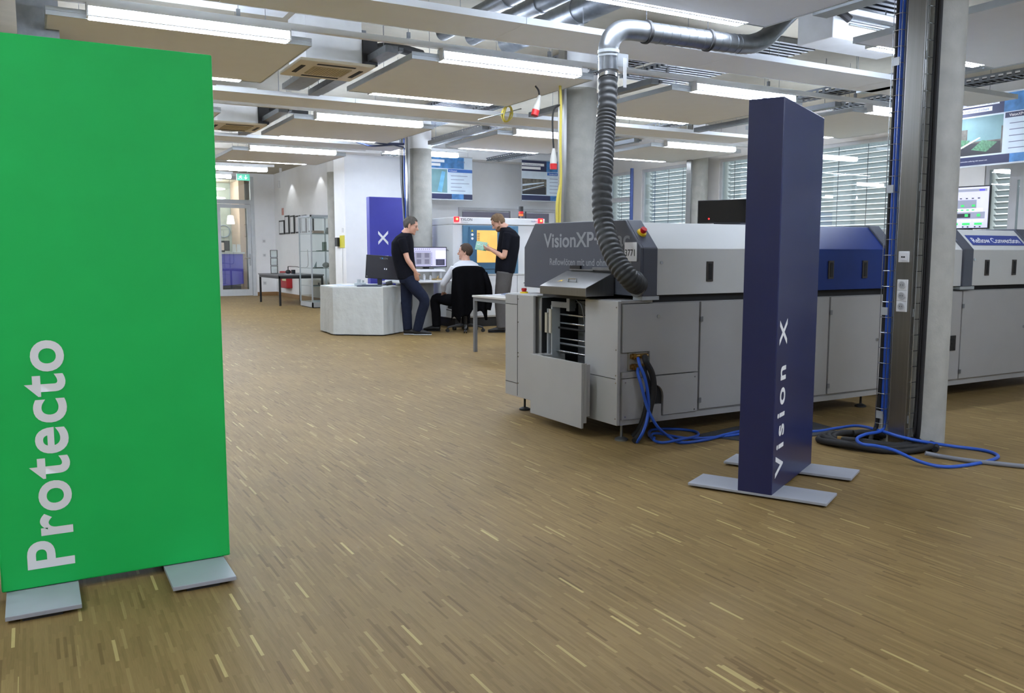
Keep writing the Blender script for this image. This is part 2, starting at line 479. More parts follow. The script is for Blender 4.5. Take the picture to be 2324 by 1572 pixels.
fx = fixture(True, 'brightest near strip light above the left end of the green panel', XS[0] + .26, YS[1] - .02)
spots = [(1, 1, 0, 'long strip light right of the cassette unit, left of the exhaust hose'), (2, 1, 0, 'strip light just above the top of the navy display tower'),
         (3, 1, 0, 'strip light cut by the left side of the nearest column'), (1, 2, 0, 'double strip light in front of the column head with the standing man'),
         (2, 2, 0, 'strip light with its right end hidden by the column with yellow hoses'), (3, 2, 0, 'strip light high in front of the windows left of the navy tower'),
         (1, 3, 0, 'double strip light near the corridor wall on the left'), 
         (0, 1, 1, 'thin strip light peeking out right of the green panel edge'), (1, 1, 1, 'thin strip light behind the sail left of the hanging plugs'), (2, 1, 1, 'thin strip light right of the black exhaust hose'),
         (3, 1, 1, 'thin strip light right behind the navy tower by the wide blind'), (1, 0, 1, 'thick strip light above the exhaust duct elbow at the top edge'),
         (2, 0, 1, 'strip light seen on both sides of the nearest column'), (1, 2, 1, 'thin strip light below the cable bundle left of the standing man'), (2, 2, 1, 'thin strip light above the blue and white poster'),
         (3, 2, 1, 'thin strip light ending over the far window'), (1, 3, 1, 'thin strip light above the glass door, upper one'),
         (0, 2, 0, 'strip light hidden behind the top of the green panel'), (0, 2, 1, 'second strip light hidden behind the green panel')]
for (i, j, far, lb) in spots:
    dup(fx, (XS[i] + .26 if not (j == 2 and i == 3) else 8.98, YS[j] + (SD + .02 if far else -.02), ZS), label=lb)
dup(fx, (2.98, 18.35, ZS + .0), label='double strip light right above the exit sign')
tag(obj('trunking_rail', MB().box(5.4, 7.3, 14.62, 14.68, ZS + .19, ZS + .23).tube([(5.5, 14.65, ZS + .22), (5.5, 14.65, ZC)], .003, 5).tube([(7.2, 14.65, ZS + .22), (7.2, 14.65, ZC)], .003, 5), WMETAL), 'short white trunking rail behind the column with the standing man', 'rail', 'trunking rails')
dup(fx, (5.62, 14.65, ZS + .08), label='strip light crossing behind the column with the standing man')
dup(fx, (2.64, 20.3, ZS), label='low strip light in front of the top window of the glass door')
dup(fx, (2.5, 23.2, ZS), label='strip light closest to the glass door')
# unseen fittings added over the camera's end of the hall for light, same model
for x in (-2.6, 3.28, 6.2): 
    for y in (1.0,): dup(fx, (x, y, ZS), label='added strip light over the near end of the hall, out of the picture', group='added strip lights over the near end of the hall')
dup(fx, (3.28, -.9, ZS), label='added strip light over the near end of the hall, out of the picture', group='added strip lights over the near end of the hall')
dup(fx, (.46, -.9, ZS), label='added strip light over the near end of the hall, out of the picture', group='added strip lights over the near end of the hall')
for y in (18.35, 20.3, 23.2): dup(fx, (-.3, y, ZS), label='added strip light over the far left end of the hall, hidden behind the green panel', group='added strip lights hidden behind the green panel')  # unseen lamps added to brighten the far walls and corridor
dup(fx, (-2.6, 3.1, ZS), label='added strip light over the near end of the hall, out of the picture', group='added strip lights over the near end of the hall')
dup(fx, (-2.6, 4.9, ZS), label='added strip light over the near end of the hall, out of the picture', group='added strip lights over the near end of the hall')
dup(fx, (.46, 4.9, ZS), label='added strip light over the near end of the hall, out of the picture', group='added strip lights over the near end of the hall')

rail_x = [(18.33, -.4, 4.6, 'short trunking rail above the exit sign'), (20.28, -.4, 4.15, 'short trunking rail before the glass door'), (23.18, -.4, 4.0, 'short trunking rail closest to the glass door')]
rail_lab = ['continuous white trunking rail holding the nearest row of lights', 'continuous white trunking rail over the middle row of lights', 'far white trunking rail over the third row of lights']
for y, x0, x1, lb in ((7.11, -.6, 10.8, rail_lab[0]), (10.93, -.6, 10.8, rail_lab[1]), (14.68, -.6, 5.3, rail_lab[2])) + tuple(rail_x):
    t = thing('trunking_rail', lb, 'rail', (x0, y, ZS + .105), group='trunking rails')
    BX('rail_body', (x0, x1, y - .028, y + .028, ZS + .105, ZS + .15), WMETAL, t)
    h = MB(); x = x0 + .7
    while x < x1: h.tube([(x, y, ZS + .15), (x, y, ZC)], .003, 5); h.box(x - .014, x + .014, y - .012, y + .012, ZS + .16, ZS + .21); x += 1.44
    obj('hanger', h, GALVD, t)

pl = [(6.12, .58, -.9, 9.9, 'wide white ceiling plank above the first row of lights'), (10.08, .62, -.9, 9.9, 'wide white ceiling plank behind the cassette unit'),
      (13.75, .62, -.9, 5.55, 'farthest wide white ceiling plank before the poster wall')]
for y, w, x0, x1, lb in pl:
    t = thing('ceiling_plank', lb, 'ceiling panel', (x0, y, 3.0), group='long ceiling planks')
    n = 5; L = (x1 - x0) / n
    for k in range(n):
        b = MB(); a, c = x0 + k * L, x0 + (k + 1) * L - .004
        b.box(a, c, y - w / 2 + .01, y + w / 2 - .01, 3.0, 3.02).box(a, c, y - w / 2, y - w / 2 + .01, 2.998, 3.048).box(a, c, y + w / 2 - .01, y + w / 2, 2.998, 3.048)
        obj('board', b, SAIL, t)
    w_ = MB(); x = x0 + .5
    while x < x1: w_.tube([(x, y - .2, 3.02), (x, y - .2, ZC)], .0025, 5); x += 1.1
    obj('suspension_wire', w_, GALVD, t)
b = MB(); b.box(5.0, 11.0, 16.3, 16.7, 3.22, 3.4)
tag(obj('service_beam', b, WHITE), 'long pale boxed beam above the two posters', 'beam')

# ducts, channels and trays running in depth, between the sails
for k, (x, r) in enumerate(((3.42, .07), (3.72, .075), (4.1, .11))):
    d = MB(); d.tube([(x, -3.8, 3.26), (x, 7.35, 3.26)], r, 20)
    yy = -3
    while yy < 7: d.tube([(x, yy, 3.26), (x, yy + .05, 3.26)], r + .006, 20); yy += 1.3
    tag(obj('air_duct', d, GALV, smooth=True), ['thin galvanised round duct overhead, leftmost of three', 'galvanised round duct overhead, middle of three', 'thickest galvanised round duct overhead, right of three'][k], 'duct', 'round ducts overhead')
for x, w_, z, ya, yb, mt_, lb in ((2.84, .12, 3.02, 7.3, 9.7, GALV, 'bright zinc channel running back beside the cassette unit'), (2.55, .19, 3.06, 8.9, 9.7, GALV, 'wide zinc channel piece behind the cassette unit'),
                                  (2.84, .12, 3.02, 11.0, 13.4, GALV, 'bright zinc channel beside the second cassette unit'), (2.60, .19, 3.06, 12.8, 13.4, GALV, 'wide zinc channel piece behind the second cassette unit'),
                                  (5.72, .1, 3.0, 7.2, 9.7, GALVD, 'dull zinc channel left of the sail above the navy tower'), (5.72, .1, 3.0, 11.0, 12.9, GALVD, 'dull zinc channel left of the sail above the two posters'),
                                  (8.5, .1, 3.0, 7.2, 9.7, GALVD, 'dull zinc channel beside the wide blind'), (8.42, .1, 3.0, 11.0, 12.7, GALVD, 'dull zinc channel beside the far sail by the windows')):
    b = MB(); b.box(x, x + w_, ya, yb, z, z + .06).box(x + w_ + .01, x + w_ + .05, ya, yb, z + .02, z + .05)
    for yy in (ya + .2, yb - .2): b.tube([(x + w_ / 2, yy, z + .05), (x + w_ / 2, yy, ZC)], .004, 5)
    tag(obj('service_channel', b, mt_), lb, 'channel', 'service channels')
b = MB(); b.box(5.15, 5.3, -1, 4.6, 3.0, 3.09).box(5.3, 5.42, -1, 4.6, 3.06, 3.12)
tag(obj('service_channel', b, GALVD), 'dull zinc channel passing above the nearest column', 'channel', 'service channels')
b = MB(); b.box(8.0, 8.12, -1, 6.5, 3.0, 3.08).box(8.14, 8.24, -1, 6.5, 3.04, 3.12)
tag(obj('service_channel', b, GALVD), 'grey zinc channel in the top right corner', 'channel', 'service channels')


def tray(x0, x1, y0, y1, z, lb):
    t = thing('cable_tray', lb, 'cable tray', (x0, y0, z), group='perforated cable trays')
    b = MB(); 
    for xx in (x0, x1):
        b.box(xx, xx + .004, y0, y1, z, z + .02); b.box(xx, xx + .004, y0, y1, z + .05, z + .07)
        y = y0
        while y < y1: b.box(xx, xx + .004, y, y + .035, z + .02, z + .05); y += .09
    y = y0
    while y < y1: b.box(x0, x1, y, y + .02, z, z + .003); y += .08
    obj('tray_body', b, GALV, t)
    c = MB()
    for k in range(4):
        xx = x0 + .03 + (x1 - x0 - .06) * k / 3
        c.tube([(xx + random.uniform(-.01, .01), y0 + (y1 - y0) * q / 10, z + .02 + random.uniform(0, .015)) for q in range(11)], .01, 6)
    obj('cable', c, HOSEK, t)


tray(5.3, 5.52, 6.6, 11.5, 3.15, 'perforated cable tray left of the exhaust hose above the light')
tray(8.15, 8.42, 4.0, 15.5, 3.1, 'perforated cable tray running back right of the navy tower')
tray(6.1, 6.35, 11.0, 16, 3.14, 'far perforated cable tray above the two posters')
tray(9.2, 9.45, 2.5, 8.0, 3.12, 'perforated cable tray right of the nearest column near the banner')
# profiled metal roof sheets set into the ceiling
for (x0, x1, y0, y1, lb) in ((5.6, 6.6, 7.2, 10.8, 'left'), (6.9, 7.9, 6.9, 9.3, 'right'), (5.4, 7.6, 4.3, 5.9, 'near'), (5.6, 6.6, 11.2, 14.5, 'far')):
    b = MB(); y = y0
    while y < y1: b.box(x0, x1, y, y + .05, ZC - .06, ZC - .002); b.box(x0, x1, y + .05, y + .1, ZC - .02, ZC - .002); y += .1
    tag(obj('ribbed_sheet', b, GALV), {'left': 'ribbed metal sheet above the exhaust hose', 'right': 'ribbed metal sheet left above the navy tower', 'near': 'shiny ribbed metal sheet left of the top of the nearest column', 'far': 'far ribbed metal sheet above the poster wall'}[lb], 'metal sheet', 'ribbed metal sheets under the ceiling')


# ceiling cassettes
def cassette(x, y, lb):
    t = thing('air_conditioner', lb, 'air conditioner', (x, y, 2.96), group='ceiling cassette units', local=True)
    BX('body', (.03, .56, .05, .62, .03, .5), WMETAL, t, .004)
    CR = mat('cream plastic', (222, 212, 190), .45)
    p = MB(); p.prism([(-.04, -.03), (.66, -.03), (.66, .70), (-.04, .70)], 'Z', 0, .028)
    obj('face_panel', p, CR, t, bevel=.006)
    g = MB(); g.box(.14, .5, .17, .5, -.008, 0)
    for k in range(14): g.box(.15 + k * .025, .158 + k * .025, .18, .49, -.012, -.008)
    obj('intake_grille', g, mat('beige grille', (188, 174, 142), .6), t)
    s = MB(); s.box(.14, .5, .05, .09, -.004, .001).box(.14, .5, .58, .62, -.004, .001).box(.02, .06, .17, .5, -.004, .001).box(.57, .61, .17, .5, -.004, .001)
    obj('air_slot', s, DARK, t)
    k = MB(); k.box(.56, .62, .1, .3, .17, .36)
    obj('junction_box', k, GALVD, t)
    k = MB(); k.tube(bez([(.58, .2, .12), (.72, .25, .22), (1.0, .35, .3), (1.35, .5, .3)]), .05, 10); k.box(.56, .7, .02, .12, .03, .3)
    obj('insulated_pipe', k, HOSEK, t)
    return t


ac = cassette(2.24, 7.74, 'cream ceiling cassette air conditioner above the green panel\'s right edge')
dup(ac, (2.24, 11.88, 2.96), label='second, farther ceiling cassette air conditioner just right of the green panel')
# pale service duct with vertical metal box at the top left
b = MB(); b.box(.02, .3, 7.6, 8.6, 2.6, ZC)
tag(obj('vertical_duct', b, GALV), 'silvery vertical duct at the top left corner behind the green panel', 'duct')
b = MB(); b.box(.6, 2.1, 6.9, 7.9, 3.35, ZC - .01)
tag(obj('ceiling_box', b, WMETAL), 'pale boxed service unit above the nearest strip light', 'service box')
# fan-coil between plank and sail right
t = thing('fan_coil_unit', 'pale fan coil unit with black elbow pipes right of the exhaust duct', 'fan coil', (6.3, 5.4, 3.12))
BX('body', (6.25, 7.35, 5.35, 5.75, 3.14, 3.42), WMETAL, t, .01)
for x in (6.4, 7.2): obj('hanger_rod', MB().cyl((x, 5.55, 3.41), (x, 5.55, ZC), .006, n=8), GALVD, t)
k = MB(); k.tube([(6.35, 5.3, 3.3), (7.2, 5.3, 3.3)], .012, 8); k.tube([(6.35, 5.26, 3.24), (7.2, 5.26, 3.24)], .012, 8)
obj('pipe', k, CHROME, t)
k = MB(); k.tube(bez([(6.3, 5.35, 3.36), (6.27, 5.28, 3.33), (6.35, 5.26, 3.28)]), .035, 8); k.tube(bez([(7.24, 5.35, 3.36), (7.28, 5.28, 3.33), (7.2, 5.26, 3.27)]), .035, 8)
obj('elbow', k, HOSEK, t, smooth=True)

# exhaust duct, elbow and corrugated hose
YDU = 5.08
t = thing('exhaust_duct', 'galvanised spiral exhaust duct with elbow under the ceiling', 'duct', (3.66, YDU, 2.4))


def dp(x, y): return at(x, y, 'Y', YDU)


A = [dp(1381, 160), dp(1381, 118)]
B = [dp(1382, 104), dp(1390, 84), dp(1408, 70), dp(1432, 68)]
cpts = bez(A + B + [dp(1462, 72)], 6)
d = MB(); d.tube(cpts, .072, 24)
obj('elbow', d, GALV, t, smooth=True)
d = MB(); P0, P1 = dp(1462, 72), dp(1672, 100)
d.tube([P0, P1], .071, 24)
dd = (P1 - P0).normalized()
for k in range(11): q = P0 + (P1 - P0) * (k + .5) / 11; d.tube([q - dd * .003, q + dd * .003], .0735, 24)
obj('spiral_pipe', d, GALV, t, smooth=True)
for f in (.02, .67):
    q = P0 + (P1 - P0) * f; d = MB(); d.tube([q - dd * .012, q + dd * .012], .083, 24)
    d.tube([q, q + Vector((0, 0, .9))], .004, 6)
    obj('pipe_clamp', d, HOSEK, t, smooth=True)
d = MB(); fp = bez([P1, dp(1705, 100), dp(1735, 88), dp(1758, 66), dp(1790, 32), dp(1840, -12)], 8)
rr = [.072 + (.0025 if k % 2 else 0) for k in range(len(fp))]
d.tube(fp, rr, 24); obj('flexible_pipe', d, GALV, t, smooth=True)
q = dp(1381, 118); d = MB(); d.tube([q + Vector((0, 0, .01)), q - Vector((0, 0, .012))], .077, 24); q = dp(1381, 128); d.tube([q + Vector((0, 0, .006)), q - Vector((0, 0, .006))], .076, 24)
obj('joint_collar', d, ALU, t, smooth=True)
q = dp(1396, 143); d = MB(); d.box(q.x - .045, q.x + .045, q.y - .095, q.y - .085, q.z - .045, q.z + .045); obj('damper_plate', d, ALU, t)
q = dp(1398, 168); d = MB(); d.box(q.x - .012, q.x + .012, q.y - .11, q.y - .1, q.z - .11, q.z + .09); obj('damper_handle', d, WMETAL, t)

hp = [(1380, 168, 'Y', YDU), (1379, 230, 'Y', 5.02), (1374, 300, 'Y', 4.95), (1369, 380, 'X', 3.42), (1366, 450, 'X', 3.36), (1371, 510, 'X', 3.33), (1385, 560, 'X', 3.30), (1404, 600, 'X', 3.30), (1425, 628, 'X', 3.33), (1440, 642, 'X', 3.39), (1447, 645, 'X', 3.47)]
hp = bez([at(*p) for p in hp], 24)
# resample evenly, about 4 mm steps, rib every 6 steps
acc = [hp[0]]; step = .0065
for a, b_ in zip(hp, hp[1:]):
    L = (b_ - a).length; k = max(1, round(L / step))
    for j in range(1, k + 1): acc.append(a + (b_ - a) * j / k)
rr = [.062 + .007 * abs(math.cos(PI * i / 6)) ** 1.5 for i in range(len(acc))]
t = thing('exhaust_hose', 'thick black corrugated exhaust hose curving down into the oven', 'hose', (3.5, 4.9, 1.0))
d = MB(); d.tube(acc, rr, 22); obj('hose_body', d, mat('hose fabric', (52, 54, 56), .55), t, smooth='all')
q = acc[3]; d = MB(); d.tube([acc[2], acc[5]], .073, 22); d2 = MB(); d2.tube([acc[0], acc[2]], .072, 22)
obj('hose_clamp', d, CHROME, t, smooth=True); obj('cuff', d2, RUBBER, t, smooth=True)
q = acc[-1]; d = MB(); d.tube([Vector((3.47, q.y, q.z)), Vector((3.455, q.y, q.z))], .085, 24); obj('end_ring', d, GALVD, t, smooth=True)

# ================================================================== DISPLAY TOWERS
# Protecto panel, front face on Y=3.49
t = thing('display_banner', 'large green standing display panel with white upright lettering', 'display', (.25, 3.6, 0))
BX('cloth_cover', (-.148, .652, 3.49, 3.69, .03, 2.005), GREEN, t, .006)
text('lettering', 'Protecto', frame((.088, 3.4895, .10), (0, 0, 1), (-1, 0, 0)), .155, LETTER, t, width=.84, bold=.022, ext=.001, track=1.1)
for x0, x1 in ((-.133, .1), (.4, .627)):
    BX('foot_plate', (x0, x1, 3.25, 3.95, .012, .028), FOOT, t, .002)
    BX('foot_pad', (x0 + .05, x1 - .06, 3.26, 3.94, 0, .012), RUBBER, t)
t = thing('display_frame_post', 'grey rounded post edge at the far left beside the green panel', 'post', (-.2, 3.47, 0))
obj('post_body', MB().cyl((-.196, 3.46, 0), (-.196, 3.46, .16), .025), FOOT, t, smooth=True)

# Vision X tower
ang = math.atan2(3.483 - 3.093, 4.004 - 3.29)
TW = 3.24, 3.045
t = thing('display_tower', 'tall narrow navy display tower with white upright lettering', 'display tower', (3.24, 3.045, 0), rz=ang - .02, local=True)
BX('cloth_cover', (0, .8, 0, .178, .02, 2.01), NAVY, t, .005)
text('lettering', 'Vision X', frame((.178, -.0006, .1), (0, 0, 1), (-1, 0, 0)), .138, LETTER, t, width=.82, bold=.022, track=1.35)
for x0, x1 in ((-.02 + .02, .23), (.57, .8)):
    BX('foot_plate', (x0, x1, -.27, .45, .01, .024), FOOT, t, .002)
    BX('foot_pad', (x0 + .06, x1 - .05, -.25, .43, 0, .01), RUBBER, t)

# royal blue one behind the table
t = thing('display_board', 'royal blue standing display behind the white clothed table', 'display', (5.36, 14.5, 0), local=True)
BX('cloth_cover', (-.07, .93, 0, .15, .03, 2.25), NAVY2, t, .006)
text('lettering', 'Vision X', frame((.27, -.0008, .16), (0, 0, 1), (-1, 0, 0)), .19, LETTER, t, width=1.5, bold=.02, track=1.3)
for x0 in (.0, .58): BX('foot_plate', (x0, x0 + .22, -.25, .4, 0, .02), FOOT, t)

# ================================================================== REFLOW OVEN
YS_, X0 = 4.5, 3.34
t = thing('reflow_oven', 'long grey reflow soldering oven with slate end hood and blue far hood', 'machine', (4.6, 5.2, 0))


def plane_text(name, s, x, y, z, h, mt, par, width, bold=.02):   # on a face looking to -X, reading towards -Y
    return text(name, s, frame((x, y, z), (0, -1, 0), (0, 0, 1)), h, mt, par, width, bold)


# lower cabinet, built round the open end bay
b = MB(); b.box(3.42, 6.03, 4.52, 5.95, .16, .925); b.box(3.36, 3.42, 4.52, 4.88, .11, .925); b.box(3.42, 6.03, 4.52, 4.6, .11, .16)
# carve: the bay is left of the right block: use separate boxes instead of booleans
b = MB(); b.box(3.36, 6.03, 4.52, 4.88, .11, .925); b.box(4.3, 6.03, 4.88, 5.95, .11, .925); b.box(3.36, 4.3, 5.5, 5.95, .13, .925); b.box(3.5, 4.3, 4.88, 5.5, .13, .2)
cab = obj('cabinet_frame', b, MGREY, t, bevel=.002)
b = MB(); b.box(3.36, 3.62, 4.9, 5.48, .93, .96); b.box(3.64, 6.03, 4.52, 5.93, .925, .97)
obj('gap_shade', b, DARK, t)  # dark strips painted in for the shade of the gap under the hood
b = MB(); b.box(3.335, 3.36, 4.50, 4.88, .115, .94); b.box(3.36, 3.62, 4.5, 4.9, .925, .943)
obj('corner_cover', b, MGREY, t, bevel=.003)
b = MB(); b.box(3.333, 3.336, 4.52, 4.87, .425, .428)
obj('panel_seam', b, DARK, t)
# side panels (doors)
up = [(3.375, .602), (3.375, .918), (4.028, .918), (4.028, .432), (3.70, .422), (3.70, .57), (3.58, .59), (3.58, .602)]
b = MB(); b.prism([(3.375, .60), (3.375, .92), (4.028, .92), (4.028, .435), (3.60, .435), (3.60, .60)], 'Y', 4.497, 4.518)
d = obj('side_panel', b, MGREY, t, bevel=.002)
k = MB(); k.cyl((3.665, 4.497, .832), (3.665, 4.488, .832), .012); obj('lock', k, CHROME, d, smooth=True)
arch = [(3.64 + .085 * math.cos(a), .285 + .085 * math.sin(a)) for a in [PI - PI * i / 10 for i in range(11)]]
b = MB(); b.prism([(3.375, .15), (3.375, .425), (4.028, .428), (4.028, .155), (3.725, .155)] + arch[::-1] + [(3.555, .15)], 'Y', 4.497, 4.518)
obj('side_panel', b, MGREY, t)
b = MB(); b.prism([(3.375, .43), (3.375, .47), (3.60, .475), (3.60, .43)], 'Y', 4.497, 4.518); obj('side_panel', b, MGREY, t)
# arch recess: dark sheet painted for the shade inside
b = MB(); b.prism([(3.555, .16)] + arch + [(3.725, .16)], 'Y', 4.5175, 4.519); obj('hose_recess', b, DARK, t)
b = MB(); b.box(3.565, 3.70, 4.49, 4.515, .13, .235); obj('recess_tray', b, MGREY, t)
for (xa, xb, kind) in ((4.045, 4.69, 'hinge'), (4.70, 5.335, ''), (5.352, 6.02, 'lock')):
    d = BX('side_door', (xa, xb, 4.497, 4.518, .165, .92), MGREY, t, .003)
    if kind != '':
        for z in (.80, .23):
            k = MB(); k.box(xa - .012, xa + .012, 4.488, 4.497, z - .018, z + .018); obj('hinge', k, GALVD, d)
    if kind == 'lock': k = MB(); k.cyl((5.9, 4.497, .565), (5.9, 4.485, .565), .012); obj('lock', k, CHROME, d, smooth=True)
b = MB(); b.box(3.37, 6.02, 4.51, 4.519, .112, .15); obj('base_rail', b, MGREY, t)
sc = MB()
for (x, z) in ((3.40, .40), (3.40, .17), (4.0, .40), (4.0, .17)): sc.cyl((x, 4.497, z), (x, 4.494, z), .005, n=8)
for z in (.9, .62, .45, .40, .16): sc.cyl((3.335, 4.515, z), (3.332, 4.515, z), .005, n=8)
for z in (.45, .40, .16): sc.cyl((3.335, 4.87, z), (3.332, 4.87, z), .005, n=8)
obj('screws', sc, CHROME, t)
for (x, y) in ((3.42, 4.56), (5.9, 4.62), (4.7, 4.62), (3.42, 5.85), (5.9, 5.85)):
    k = MB(); k.cyl((x, y, .02), (x, y, .12), .009, n=10); k.lathe([(.045, 0), (.045, .012), (.02, .024)], (x, y, 0)); obj('levelling_foot', k, RUBBER if x != 3.42 or y > 5 else GALVD, t, smooth=True)
# water connections
b = MB(); b.box(3.43, 3.585, 4.505, 4.52, .478, .595); obj('connection_recess', b, mat('pale insert', (150, 146, 136), .6), t)
BR = mat('brass', (150, 118, 66), .35, .8)
for z in (.572, .503):
    k = MB(); k.cyl((3.44, 4.5, z), (3.58, 4.5, z), .016, n=10); k.cyl((3.475, 4.505, z), (3.475, 4.462, z - .008), .011, n=10); k.cyl((3.52, 4.505, z), (3.53, 4.46, z - .004), .014, n=10)
    k.box(3.455, 3.475, 4.48, 4.51, z - .02, z + .02)
    obj('valve_fitting', k, BR, t, smooth=True)
# hood
prof = [(4.455, .97), (4.455, 1.287), (4.635, 1.475), (5.80, 1.485), (5.965, 1.30), (5.965, .985)]
b = MB(); b.prism(prof, 'X', 3.48, 3.50); b.prism([(y, z) for y, z in prof], 'X', 3.5, 3.62)
hood_end = obj('end_hood', b, DGREY, t, bevel=.006)
inner = [(4.475, .975), (4.475, 1.283), (4.645, 1.46), (5.79, 1.47), (5.95, 1.29), (5.95, .975)]
obj('hood_cover', MB().prism(inner, 'X', 3.622, 4.8), MWHITE, t, bevel=.003)
obj('hood_cover', MB().prism(inner, 'X', 4.85, 5.93), BLUE, t, bevel=.003, label='blue hood cover')
obj('hood_trim', MB().prism(prof, 'X', 4.8, 4.85), DGREY, t); obj('hood_trim', MB().prism(prof, 'X', 5.93, 6.05), DGREY, t, bevel=.006)
obj('hood_foot', MB().box(3.5, 3.64, 4.46, 4.56, .945, .97), ALU, t)


def slot(x, par, z0=1.07, z1=1.187):
    k = MB(); k.box(x - .028, x + .028, 4.466, 4.476, z0 - .01, z1 + .01); s = obj('handle_frame', k, mat('handle bezel', (66, 62, 60), .5), par)
    k = MB(); k.box(x - .014, x + .014, 4.462, 4.467, z0 + .004, z1 - .004); obj('handle_recess', k, DARK, s)


for x in (4.09, 5.305, 5.69): slot(x, t)
k = MB(); k.cyl((3.665, 4.475, 1.19), (3.665, 4.466, 1.19), .011); obj('lock', k, CHROME, t, smooth=True)
plane_text('lettering', 'VisionXP+ Vac', 3.4792, 5.665, 1.3, .108, LGREY, t, 1.09)
plane_text('lettering', 'Reflowlöten mit und ohne Vakuum', 3.4792, 5.575, 1.165, .052, LGREY, t, 1.02, .012)
k = BX('number_plate', (3.474, 3.4795, 4.495, 4.625, 1.2, 1.325), LETTER, t, label='white number plate')
text('plate_lettering', '3771', frame((3.4735, 4.618, 1.235), (0, -1, 0), (0, 0, 1)), .045, BLACK, k, .105, .01)
# emergency stops
def estop(M, par):
    k = MB(); k.cyl(M @ Vector((0, 0, 0)), M @ Vector((0, 0, .012)), .034, .03); s = obj('estop_collar', k, YELP, par, smooth=True)
    k = MB(); k.cyl(M @ Vector((0, 0, .012)), M @ Vector((0, 0, .022)), .016); k.cyl(M @ Vector((0, 0, .022)), M @ Vector((0, 0, .04)), .022, .02); obj('estop_button', k, RED, s, smooth=True)


nrm = Vector((0, -(1.475 - 1.287), (4.635 - 4.455))).normalized()
estop(frame((3.555, 4.548, 1.386), (1, 0, 0), nrm.cross(Vector((1, 0, 0)))), t)
# left end box with emergency stop
b = MB(); b.box(3.30, 3.322, 5.52, 5.955, .13, .935); b.box(3.322, 3.36, 5.60, 5.955, .13, .935); b.box(3.322, 3.56, 5.50, 5.955, .928, .94); obj('end_box', b, MGREY, t, bevel=.003)
b = MB(); b.box(3.298, 3.3005, 5.758, 5.762, .14, .93); b.box(3.298, 3.3005, 5.762, 5.95, .855, .859); b.box(3.298, 3.3005, 5.762, 5.95, .235, .239); obj('panel_seam', b, DARK, t)
b = MB(); 
for z in (.9, .72, .48, .45, .24): b.cyl((3.3, 5.745, z), (3.296, 5.745, z), .006, n=8)
obj('screws', b, CHROME, t)
estop(frame((3.40, 5.83, .94), (1, 0, 0), (0, 1, 0)), t)
# bay: sides in dark colour for its shade, plates, rods, roof
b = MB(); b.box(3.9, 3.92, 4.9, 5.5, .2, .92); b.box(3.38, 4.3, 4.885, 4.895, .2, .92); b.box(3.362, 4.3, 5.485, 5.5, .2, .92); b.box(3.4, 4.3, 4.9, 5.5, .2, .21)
obj('bay_shade', b, DARK, t)
for k_, (y, x, z0, z1, mt) in enumerate(((at(1231, 760, 'X', 3.37).y, 3.37, .49, .86, ALU), (at(1244, 760, 'X', 3.38).y, 3.38, .48, .84, ALU), (at(1253, 760, 'X', 3.38).y, 3.38, .48, .87, ALU))):
    k = BX('guide_plate', (x, x + .02 if k_ < 2 else x + .07, y, y + .018, z0, z1), mt, t)
    k2 = MB(); k2.box(x - .012, x - .002, y, y + .03, z0 + .18, z1 - .03); obj('guide_edge', k2, mat('bone plastic', (190, 184, 168), .5), k)
b = MB(); b.box(3.56, 3.575, 5.08, 5.3, .42, .9); b.cyl((3.545, 5.1, .65), (3.56, 5.1, .65), .03, n=14); b.cyl((3.545, 5.1, .75), (3.56, 5.1, .75), .02, n=14)
obj('mounting_plate', b, GALVD, t)
for (x, z, r, mt) in ((3.42, .53, .009, CHROME), (3.46, .80, .01, CHROME), (3.46, .735, .009, CHROME), (3.44, .70, .008, DARK), (3.46, .62, .007, CHROME), (3.46, .58, .009, GALVD), (3.7, .45, .01, CHROME)):
    k = MB(); k.cyl((x, 4.89, z), (x, 5.49, z), r, n=10); obj('guide_rod', k, mt, t, smooth=True)
k = MB(); k.tube(bez([(3.42, 5.12, .92), (3.40, 5.02, .88), (3.45, 5.05, .74), (3.47, 5.08, .6)]), .005, 6); k.tube(bez([(3.42, 5.18, .88), (3.42, 5.1, .9), (3.5, 5.06, .86)]), .004, 6); obj('bay_cable', k, HOSEG, t)
k = MB(); k.box(3.36, 3.42, 5.12, 5.36, .86, .9); k.box(3.35, 3.4, 5.1, 5.14, .84, .93); obj('motor_block', k, GALVD, t)
k = MB(); k.box(3.62, 3.7, 4.95, 5.2, .82, .9); obj('terminal_block', k, mat('terminal grey', (92, 90, 86), .6), t)
# open front cover standing out from the end
b = MB(); b.box(3.215, 3.235, 4.74, 5.42, .065, .512); b.box(3.235, 3.26, 4.74, 4.755, .1, .51); b.box(3.235, 3.3, 4.76, 4.78, .14, .5); b.box(3.3, 3.5, 5.38, 5.5, .14, .5); b.box(3.235, 3.32, 5.38, 5.42, .14, .5)
obj('front_cover', b, MGREY, t, bevel=.003)
# stainless loading lid
b = MB(); b.prism([(3.235, .962), (3.235, 1.02), (3.47, 1.125), (3.47, .965)], 'Y', 4.73, 5.32)
lid = obj('steel_lid', b, STEEL, t, bevel=.003)
k = MB(); k.tube([(3.31, 5.06, 1.053), (3.315, 5.06, 1.075), (3.315, 4.96, 1.075), (3.31, 4.96, 1.053)], .005, 8); obj('lid_handle', k, CHROME, lid)
k = MB(); n_ = Vector((-.105, 0, .235)).normalized(); M = frame(Vector((3.3, 5.16, 1.05)) + n_ * .0015, (0, -1, 0), (.235, 0, .105))
k.face([k.bm.verts.new(M @ Vector(p)) for p in ((-.03, 0, 0), (.0, .012, 0), (.03, .006, 0), (.01, .022, 0), (.035, .03, 0), (-.01, .03, 0))]); obj('warning_mark', k, YELP, lid)
k = MB(); k.box(3.46, 3.479, 4.77, 4.98, 1.135, 1.155); k.box(3.465, 3.479, 4.98, 5.28, 1.13, 1.14); obj('lid_rail', k, GALV, t)
